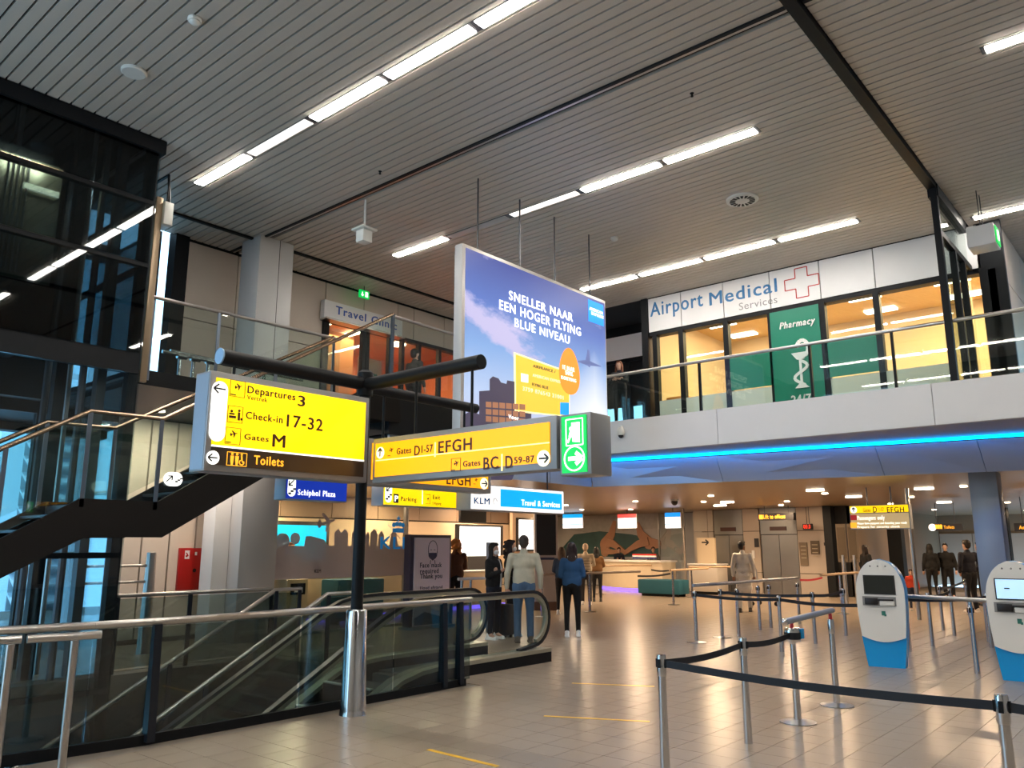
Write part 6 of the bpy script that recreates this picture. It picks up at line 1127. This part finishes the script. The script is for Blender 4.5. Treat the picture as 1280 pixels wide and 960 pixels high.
# ================= PEOPLE =================
SKIN = {'light': (.55,.32,.23), 'tan': (.42,.23,.15), 'brown': (.25,.12,.07)}
def soft(o, vox, it=6, fac=.5):
    m = o.modifiers.new('merge', 'REMESH'); m.mode = 'VOXEL'; m.voxel_size = vox; m.use_smooth_shade = True
    s = o.modifiers.new('soften', 'SMOOTH'); s.factor = fac; s.iterations = it; return o
def person(label, loc, heading, h=1.75, top='222222', legs='1a1a1e', hair='100a08', skin='light', female=False, arms='down', long_hair=False, mask=None, shoes='e8e8e8', long_top=False, sleeves=True, vox=.014, bulk=1.0, extras=None, cat='person', stance=0.0, head_turn=0, seated=False, curly=False, group=None):
    """heading: world direction (degrees) the person faces; local +Y is forward"""
    t = thing('person', label, cat, loc, heading-90, group); M_ = W[t.name]@Matrix.Scale(h/1.75, 4)
    sh_w = (.165 if female else .19)*bulk; hip = .10; kb_ = bulk
    P_ = {}
    drop = .0
    # legs
    st_ = stance
    L = {}
    for s_ in (-1, 1):
        fy = st_*s_
        if seated: L[s_] = [V(s_*hip,0,.5+0), V(s_*.12,.42,.5), V(s_*.12,.40,.09)]
        else: L[s_] = [V(s_*hip*.92,0,.92), V(s_*.105,fy*.5+.02,.50), V(s_*.11,fy-.01,.09)]
    dz = -.42 if seated else 0
    def T(p_): return V(p_.x, p_.y, p_.z+dz)
    A = {}
    for s_ in (-1, 1):
        sh_ = V(s_*sh_w,-.01,1.41)
        mode = arms if isinstance(arms, str) else arms[0 if s_ < 0 else 1]
        if mode == 'down': el, wr, hd = V(s_*(sh_w+.07),-.03,1.13), V(s_*(sh_w+.075),.05,.88), V(s_*(sh_w+.065),.075,.80)
        elif mode == 'front': el, wr, hd = V(s_*(sh_w+.06),.0,1.14), V(s_*.10,.22,1.13), V(s_*.04,.28,1.15)
        elif mode == 'phone': el, wr, hd = V(s_*(sh_w+.05),.02,1.15), V(s_*.10,.24,1.24), V(s_*.05,.29,1.29)
        elif mode == 'pocket': el, wr, hd = V(s_*(sh_w+.11),-.06,1.14), V(s_*(sh_w+.01),.06,.97), V(s_*(sh_w-.03),.08,.91)
        elif mode == 'rail': el, wr, hd = V(s_*(sh_w+.05),.12,1.18), V(s_*.10,.33,1.20), V(s_*.04,.38,1.22)
        elif mode == 'desk': el, wr, hd = V(s_*(sh_w+.06),.10,1.15), V(s_*.14,.34,1.10), V(s_*.12,.42,1.10)
        A[s_] = [T(sh_), T(el), T(wr), T(hd)]
    hz = 1.635+dz; ht = math.sin(R(head_turn)); hc = math.cos(R(head_turn))
    def hd_(x, y, z): return V(x*hc-y*ht, x*ht+y*hc, z)     # turn about the neck
    def tr(mb): mb.v = [tuple(M_@Vector(v)) for v in mb.v]; return mb
    RH = Matrix.Rotation(R(head_turn), 4, 'Z')
    # body: one continuous surface
    mb = MB()
    def e(c, r_, Mx=None): mb.ell(c, r_, 12, 8, M=Mx)
    e((0,0,.97+dz), (.155,.11,.13)); e((0,0,1.10+dz), (.135*(.95 if female else 1.05),.095,.14)); e((0,0,1.27+dz), (.155*kb_,.11,.17)); e((0,-.005,1.38+dz), (.135*kb_,.075,.07))
    if female: e((.07,.08,1.27+dz), (.06,.05,.06)); e((-.07,.08,1.27+dz), (.06,.05,.06))
    mb.cap((0,-.01,1.40+dz), (0,.005,1.56+dz), .056, .05)
    e((0,.0,hz+.02), (.076,.095,.105), RH); e((0,.022,hz-.045), (.058,.07,.065), RH); e((0,.095,hz-.015), (.014,.02,.024), RH); e((0,.075,hz-.085), (.028,.025,.022), RH)
    e((.078,-.005,hz-.005), (.012,.02,.03), RH); e((-.078,-.005,hz-.005), (.012,.02,.03), RH); e((0,.084,hz-.05), (.024,.012,.009), RH)
    for s_ in (-1, 1):
        a = A[s_]; mb.cap(T(V(0,0,1.40)) if 0 else V(s_*.06,0,1.40+dz), a[0], .05, .045); mb.cap(a[0], a[1], .044, .036); mb.cap(a[1], a[2], .04, .027)
        d_ = (a[3]-a[2]).normalized(); sd = V(s_,0,0); sd = (sd-d_*sd.dot(d_)).normalized(); nn = d_.cross(sd)
        mb.cap(a[2], a[2]+d_*.05, .027, .03); pc = a[2]+d_*.055
        for k_, (o_, l_) in enumerate(((-.03,.075),(-.01,.088),(.01,.082),(.029,.064))):
            b_ = pc+sd*o_; k1 = b_+d_*l_*.55+nn*.006*s_; mb.cap(b_, k1, .0115, .0105, 6); mb.cap(k1, k1+d_*l_*.4+V(0,.012,0), .0105, .009, 6)
        mb.cap(a[2]+d_*.015-sd*.02, a[2]+d_*.06-sd*.052, .013, .011, 6)
        l = L[s_]; mb.cap(l[0], l[1], .085, .055); mb.cap(l[1], l[2], .056, .038); mb.cap(l[2], l[2]+V(0,.11,-.045), .04, .03); mb.cap(l[2], l[2]+V(0,-.03,-.05), .038, .035)
    sk_ = mat('skin_'+skin, SKIN[skin], .5); soft(obj('body', tr(mb), sk_, t), vox*.8, 3, .4)
    # trousers
    mb = MB(); mb.ell((0,0,.96+dz), (.172,.13,.12), 12, 8)
    for s_ in (-1, 1): l = L[s_]; mb.cap(l[0], l[1], .102*(kb_ if not female else 1), .07 if not female else .062); mb.cap(l[1], l[2]+V(0,0,.02), .07 if not female else .062, .062 if not female else .046)
    soft(obj('trousers', tr(mb), mat('cloth_'+legs, legs, .8, noise=.12, nscale=12), t), vox)
    # upper garment
    mb = MB(); lo = .80 if long_top else .95
    mb.ell((0,0,1.12+dz), (.17*kb_,.125,.2), 14, 9); mb.ell((0,-.0,1.30+dz), (.185*kb_,.13,.18), 14, 9); mb.ell((0,-.01,1.40+dz), (.175*kb_,.10,.075), 14, 9); mb.cap((0,-.012,1.44+dz), (0,-.008,1.49+dz), .075, .068)
    mb.cap((-.07,0,lo+.06+dz), (.07,0,lo+.06+dz), .125, .125); mb.cap((-.07,0,1.05+dz), (.07,0,1.05+dz), .125, .125)
    if long_top: mb.cap((-.06,0,.9+dz), (.06,0,.9+dz), .14, .14); mb.cap((-.07,0,.72+dz), (.07,0,.72+dz), .14, .14); mb.cap((-.07,0,.6+dz), (.07,0,.6+dz), .14, .14)
    for s_ in (-1, 1):
        a = A[s_]; mb.cap(V(s_*.07,-.005,1.375+dz), a[0], .082, .066); mb.cap(a[0], a[1], .066, .056)
        if sleeves: mb.cap(a[1], a[2]-(a[2]-a[1]).normalized()*.02, .058, .043)
    soft(obj('jacket', tr(mb), mat('cloth_'+top, top, .85, noise=.15, nscale=10), t), vox)
    # shoes
    for s_ in (-1, 1):
        l = L[s_][2]; mb = MB(); mb.cap(l+V(0,-.045,-.05), l+V(0,.15,-.06), .042, .034); mb.cap(l+V(0,-.03,-.02), l+V(0,-.02,.0), .045, .045); mb.box((l.x-.045,l.y-.09,.0),(l.x+.045,l.y+.18,.025)); soft(obj('shoe', tr(mb), mat('shoe_'+shoes, shoes, .5), t), .010, 2)
    # hair
    mb = MB(); mb.ell((0,-.02,hz+.045), (.088,.1,.095), 14, 9, M=RH); mb.ell((0,-.045,hz+.0), (.08,.07,.09), 14, 9, M=RH); mb.ell((0,.05,hz+.1), (.06,.05,.03), 12, 8, M=RH)
    if long_hair:
        mb.ell((0,-.045,hz-.06), (.085,.055,.12), 12, 8, M=RH); mb.ell((0,-.07,hz-.19), (.085,.042,.13), 12, 8, M=RH)
        for s_ in (-1, 1): mb.ell((s_*.08,-.01,hz-.06), (.03,.05,.12), 10, 7, M=RH); mb.ell((s_*.085,.0,hz-.15), (.03,.045,.09), 10, 7, M=RH)
    if curly:
        for i in range(26): a = random.uniform(0, 6.28); zz = random.uniform(-.22,.1); mb.ell((.1*math.cos(a), -.05+.07*math.sin(a)*(.6 if math.sin(a) > 0 else 1), hz+zz), (.035,.035,.035), 8, 6, M=RH)
    soft(obj('hair', tr(mb), mat('hair_'+hair, hair, .6, noise=.3, nscale=30), t), .011, 3)
    if mask:
        mb = MB(); mb.ell((0,.058,hz-.045), (.062,.062,.052), 14, 9, M=RH); mb.ell((0,.09,hz-.04), (.035,.035,.04), 12, 8, M=RH); soft(obj('face_mask', tr(mb), mat('mask_'+mask, mask, .7), t), .009, 3)
    for s_ in (-1, 1):
        mb = MB(); mb.ell((s_*.03,.083,hz+.018), (.012,.008,.008), 10, 6, M=RH); ey = obj('eye', tr(mb), mat('eye_white', (.7,.68,.65), .3), t)
        mb = MB(); mb.ell((s_*.03,.0895,hz+.018), (.0055,.003,.0055), 8, 5, M=RH); obj('iris', tr(mb), mat('eye_dark', (.02,.012,.008), .3), ey)
    return t, M_, dz
def g2(px_, py_): p_ = at(px_, py_, 'Z', 0); return (p_.x, p_.y, 0)
AW = 41
person('man seen from behind in a pale sage jacket and jeans by the escalator end', g2(655,803), AW+4, 1.83, 'b9b3a0', '44607f', '3a2d26', bulk=1.12, arms='down', shoes='4a4038')
t, M_, dz = person('woman in black with white face mask looking at her phone beside the slim pillar', g2(617,799), -85, 1.70, '0c0c10', '101626', '120c0b', female=True, arms='phone', long_hair=True, mask='e4e0de', shoes='f0f0f0')
obj('phone', MB().rbox((-.035,.315,1.27),(.035,.325,1.40), .004, M=M_), M_SBLK2, t)
obj('scarf', MB().tube([M_@V(-.07,.06,1.45),M_@V(-.05,.14,1.3),M_@V(-.03,.15,1.1),M_@V(-.03,.14,.95)], .018, 8), mat('scarf_white', (.5,.48,.45), .8), t)
t, M_, dz = person('woman with curly dark hair in black, behind the man in the sage jacket', g2(638,795), -49, 1.76, '0e0d10', '14161f', '1d0b0a', female=True, long_hair=True, curly=True, arms='front', mask='d8d2cf', shoes='e8e6e2', stance=.05)
t, M_, dz = person('woman from behind in blue denim jacket and black leggings by the queue rail', g2(716,796), AW-3, 1.71, '27507c', '07070a', '2a1512', female=True, long_hair=True, arms='front', shoes='f2f2f2', stance=.04)
obj('collar', MB().tube([M_@V(-.07,.02,1.5),M_@V(-.06,-.06,1.49),M_@V(0,-.085,1.48),M_@V(.06,-.06,1.49),M_@V(.07,.02,1.5)], .022, 8), mat('fleece', (.5,.5,.52), .9), t)
t, M_, dz = person('person with curly ginger hair and brown coat right of the face mask sign', g2(568,779), 60, 1.80, '5a3620', '0c0a0c', 'c27a35', curly=True, arms='desk', shoes='1a1a1a')
t, M_, dz = person('man in a white jacket and white trousers walking before the lifts', g2(932,765), 20, 1.77, 'cfcbc4', 'b8b2ac', '0c0a0a', skin='brown', long_top=True, arms='down', shoes='2a2420', stance=.16, head_turn=-40)
person('dark haired woman partly hidden behind the left kiosk', at(1087,750,'Z',0)*1.0, -30, 1.68, '0c0b10', '101016', '1a0d0a', female=True, long_hair=True, arms='down')
t, M_, dz = person('small child in an orange top standing among the far queue posts', g2(1143,763), 200, 1.05, 'b5371a', '1c2438', '3a2418', skin='light', arms='down', shoes='c0c0c0', vox=.02, cat='child')
person('man in dark navy coat with his back turned near the blue-grey column', g2(1217,766), 60, 1.80, '0d1020', '0e1018', '1f1512', bulk=1.2, arms='pocket', shoes='c8c0b8', vox=.02)
person('dark silhouetted woman with long hair far back below the toilets sign', g2(1168,748), 30, 1.72, '08080a', '07070a', '0a0808', female=True, long_hair=True, vox=.022, shoes='101010')
person('slim dark person far back, right of the long haired silhouette', g2(1188,748), 190, 1.74, '08080a', '07070a', '0a0808', arms='down', vox=.022, shoes='101010', stance=.08)
person('person in black standing far back beside the blue-grey column', g2(1232,757), 120, 1.76, '07070a', '08080a', '0a0808', vox=.022, shoes='101010', skin='tan')
t, M_, dz = person('person with brown hair and blue coat just left of the woman in denim', g2(703,768), 30, 1.62, '2b3f5c', '14141c', '5b4638', female=True, long_hair=True, arms='front', vox=.02)
t, M_, dz = person('elderly man in a pale plaid shirt at the cream counter', g2(733,756), 35, 1.72, 'b5aa98', '2a2a30', 'b9a591', arms='desk', vox=.02, skin='tan')
for i in range(5): obj('shirt_stripe', MB().strip([M_@V(-.13,-.135,1.02+.08*i),M_@V(0,-.15,1.02+.08*i),M_@V(.13,-.135,1.02+.08*i)], .012, .01, side=Vector((0,0,1))), mat('plaid_dark', (.09,.08,.08), .8), t)
person('woman with long black hair in a brown patterned jacket at the cream counter', g2(747,752), 30, 1.62, '6b4a28', '0c0c10', '070606', female=True, long_hair=True, arms='desk', vox=.02, shoes='101010')
def behind(px_, py_, x): p_ = at(px_, py_, 'X', x); return (p_.x, p_.y, 0)
person('staff member in dark uniform behind the middle of the cream counter', behind(774,700,28.5), 220, 1.60, '1b2233', '101018', '2a1a12', female=True, arms='desk', vox=.022)
person('staff member in grey behind the right end of the cream counter', behind(817,700,28.2), 220, 1.62, '56504c', '101018', '4a3324', arms='desk', vox=.022, skin='tan')
person('person with pink head and pale shirt at the right of the cyan screen', (11.66,17.1,0), 250, 1.74, 'a8a4a6', '101018', '7a4a3c', arms='desk', vox=.02)
person('person with light brown hair before the middle of the cyan screen', (11.1,16.7,0), 240, 1.64, '6a5a50', '101018', '8a5a38', long_hair=True, female=True, vox=.02)
person('person at the left end of the cyan screen, beside the grey column', (10.42,16.1,0), 230, 1.70, '8a8088', '101018', '5a3a30', vox=.02)
p_ = at(519,440,'Y',12.6); person('passer-by with black mask and grey jacket upstairs by the travel clinic', (p_.x,12.6,ZF), 0, 1.72, '3a3835', '101014', '0a0808', mask='0c0c0e', arms='down', vox=.018)
p_ = at(771,470,'X',14.25); t, M_, dz = person('woman leaning on the balcony rail beside the advertising board', (14.35,p_.y,ZF), 200, 1.45, '16181e', '10141c', '6a3a22', female=True, long_hair=True, arms='rail', vox=.018, skin='light')
for i, (px_, py_) in enumerate(((415,742),)): pass
# small suitcase at the feet of the two women
p_ = at(628,797,'Z',0); t = thing('suitcase', 'black suitcase standing between the two women in black', 'suitcase', (p_.x+.1,p_.y,0)); obj('shell', MB().rbox((p_.x-.1,p_.y-.17,.05),(p_.x+.16,p_.y+.17,.6), .03), mat('suitcase_black', (.012,.012,.016), .5), t)
for dx in (-.06,.12): obj('wheel', MB().tube([(p_.x+dx,p_.y-.12,.028),(p_.x+dx,p_.y-.09,.028)], .028, 10), M_BLACK, t); obj('wheel', MB().tube([(p_.x+dx,p_.y+.09,.028),(p_.x+dx,p_.y+.12,.028)], .028, 10), M_BLACK, t)
obj('handle', MB().tube([(p_.x,p_.y-.08,.58),(p_.x,p_.y-.08,.95),(p_.x,p_.y+.08,.95),(p_.x,p_.y+.08,.58)], .01, 8), M_DSTEEL, t)
# luggage cart near the white-clad man
p_ = at(958,757,'Z',0); t = thing('luggage_cart', 'thin framed luggage cart beside the man in white', 'cart', (p_.x,p_.y,0)); x, y = p_.x, p_.y
obj('frame', MB().tube([(x-.25,y+.3,.15),(x-.25,y-.3,.15),(x+.25,y-.3,.15),(x+.25,y+.3,.15),(x-.25,y+.3,.15)], .015, 8), M_STEEL, t); obj('handle', MB().tube([(x-.25,y+.3,.15),(x-.25,y+.35,1.0),(x+.25,y+.35,1.0),(x+.25,y+.3,.15)], .015, 8), M_STEEL, t)
for dx, dy in ((-.25,.3),(.25,.3),(0,-.3)): obj('wheel', MB().tube([(x+dx-.02,y+dy,.06),(x+dx+.02,y+dy,.06)], .06, 12), M_BLACK, t)
print('objects', len(bpy.data.objects))
for o in bpy.data.objects:
    l = o.get('label')
    if l and not 4 <= len(l.split()) <= 16: print('LABEL', len(l.split()), o.name, l)
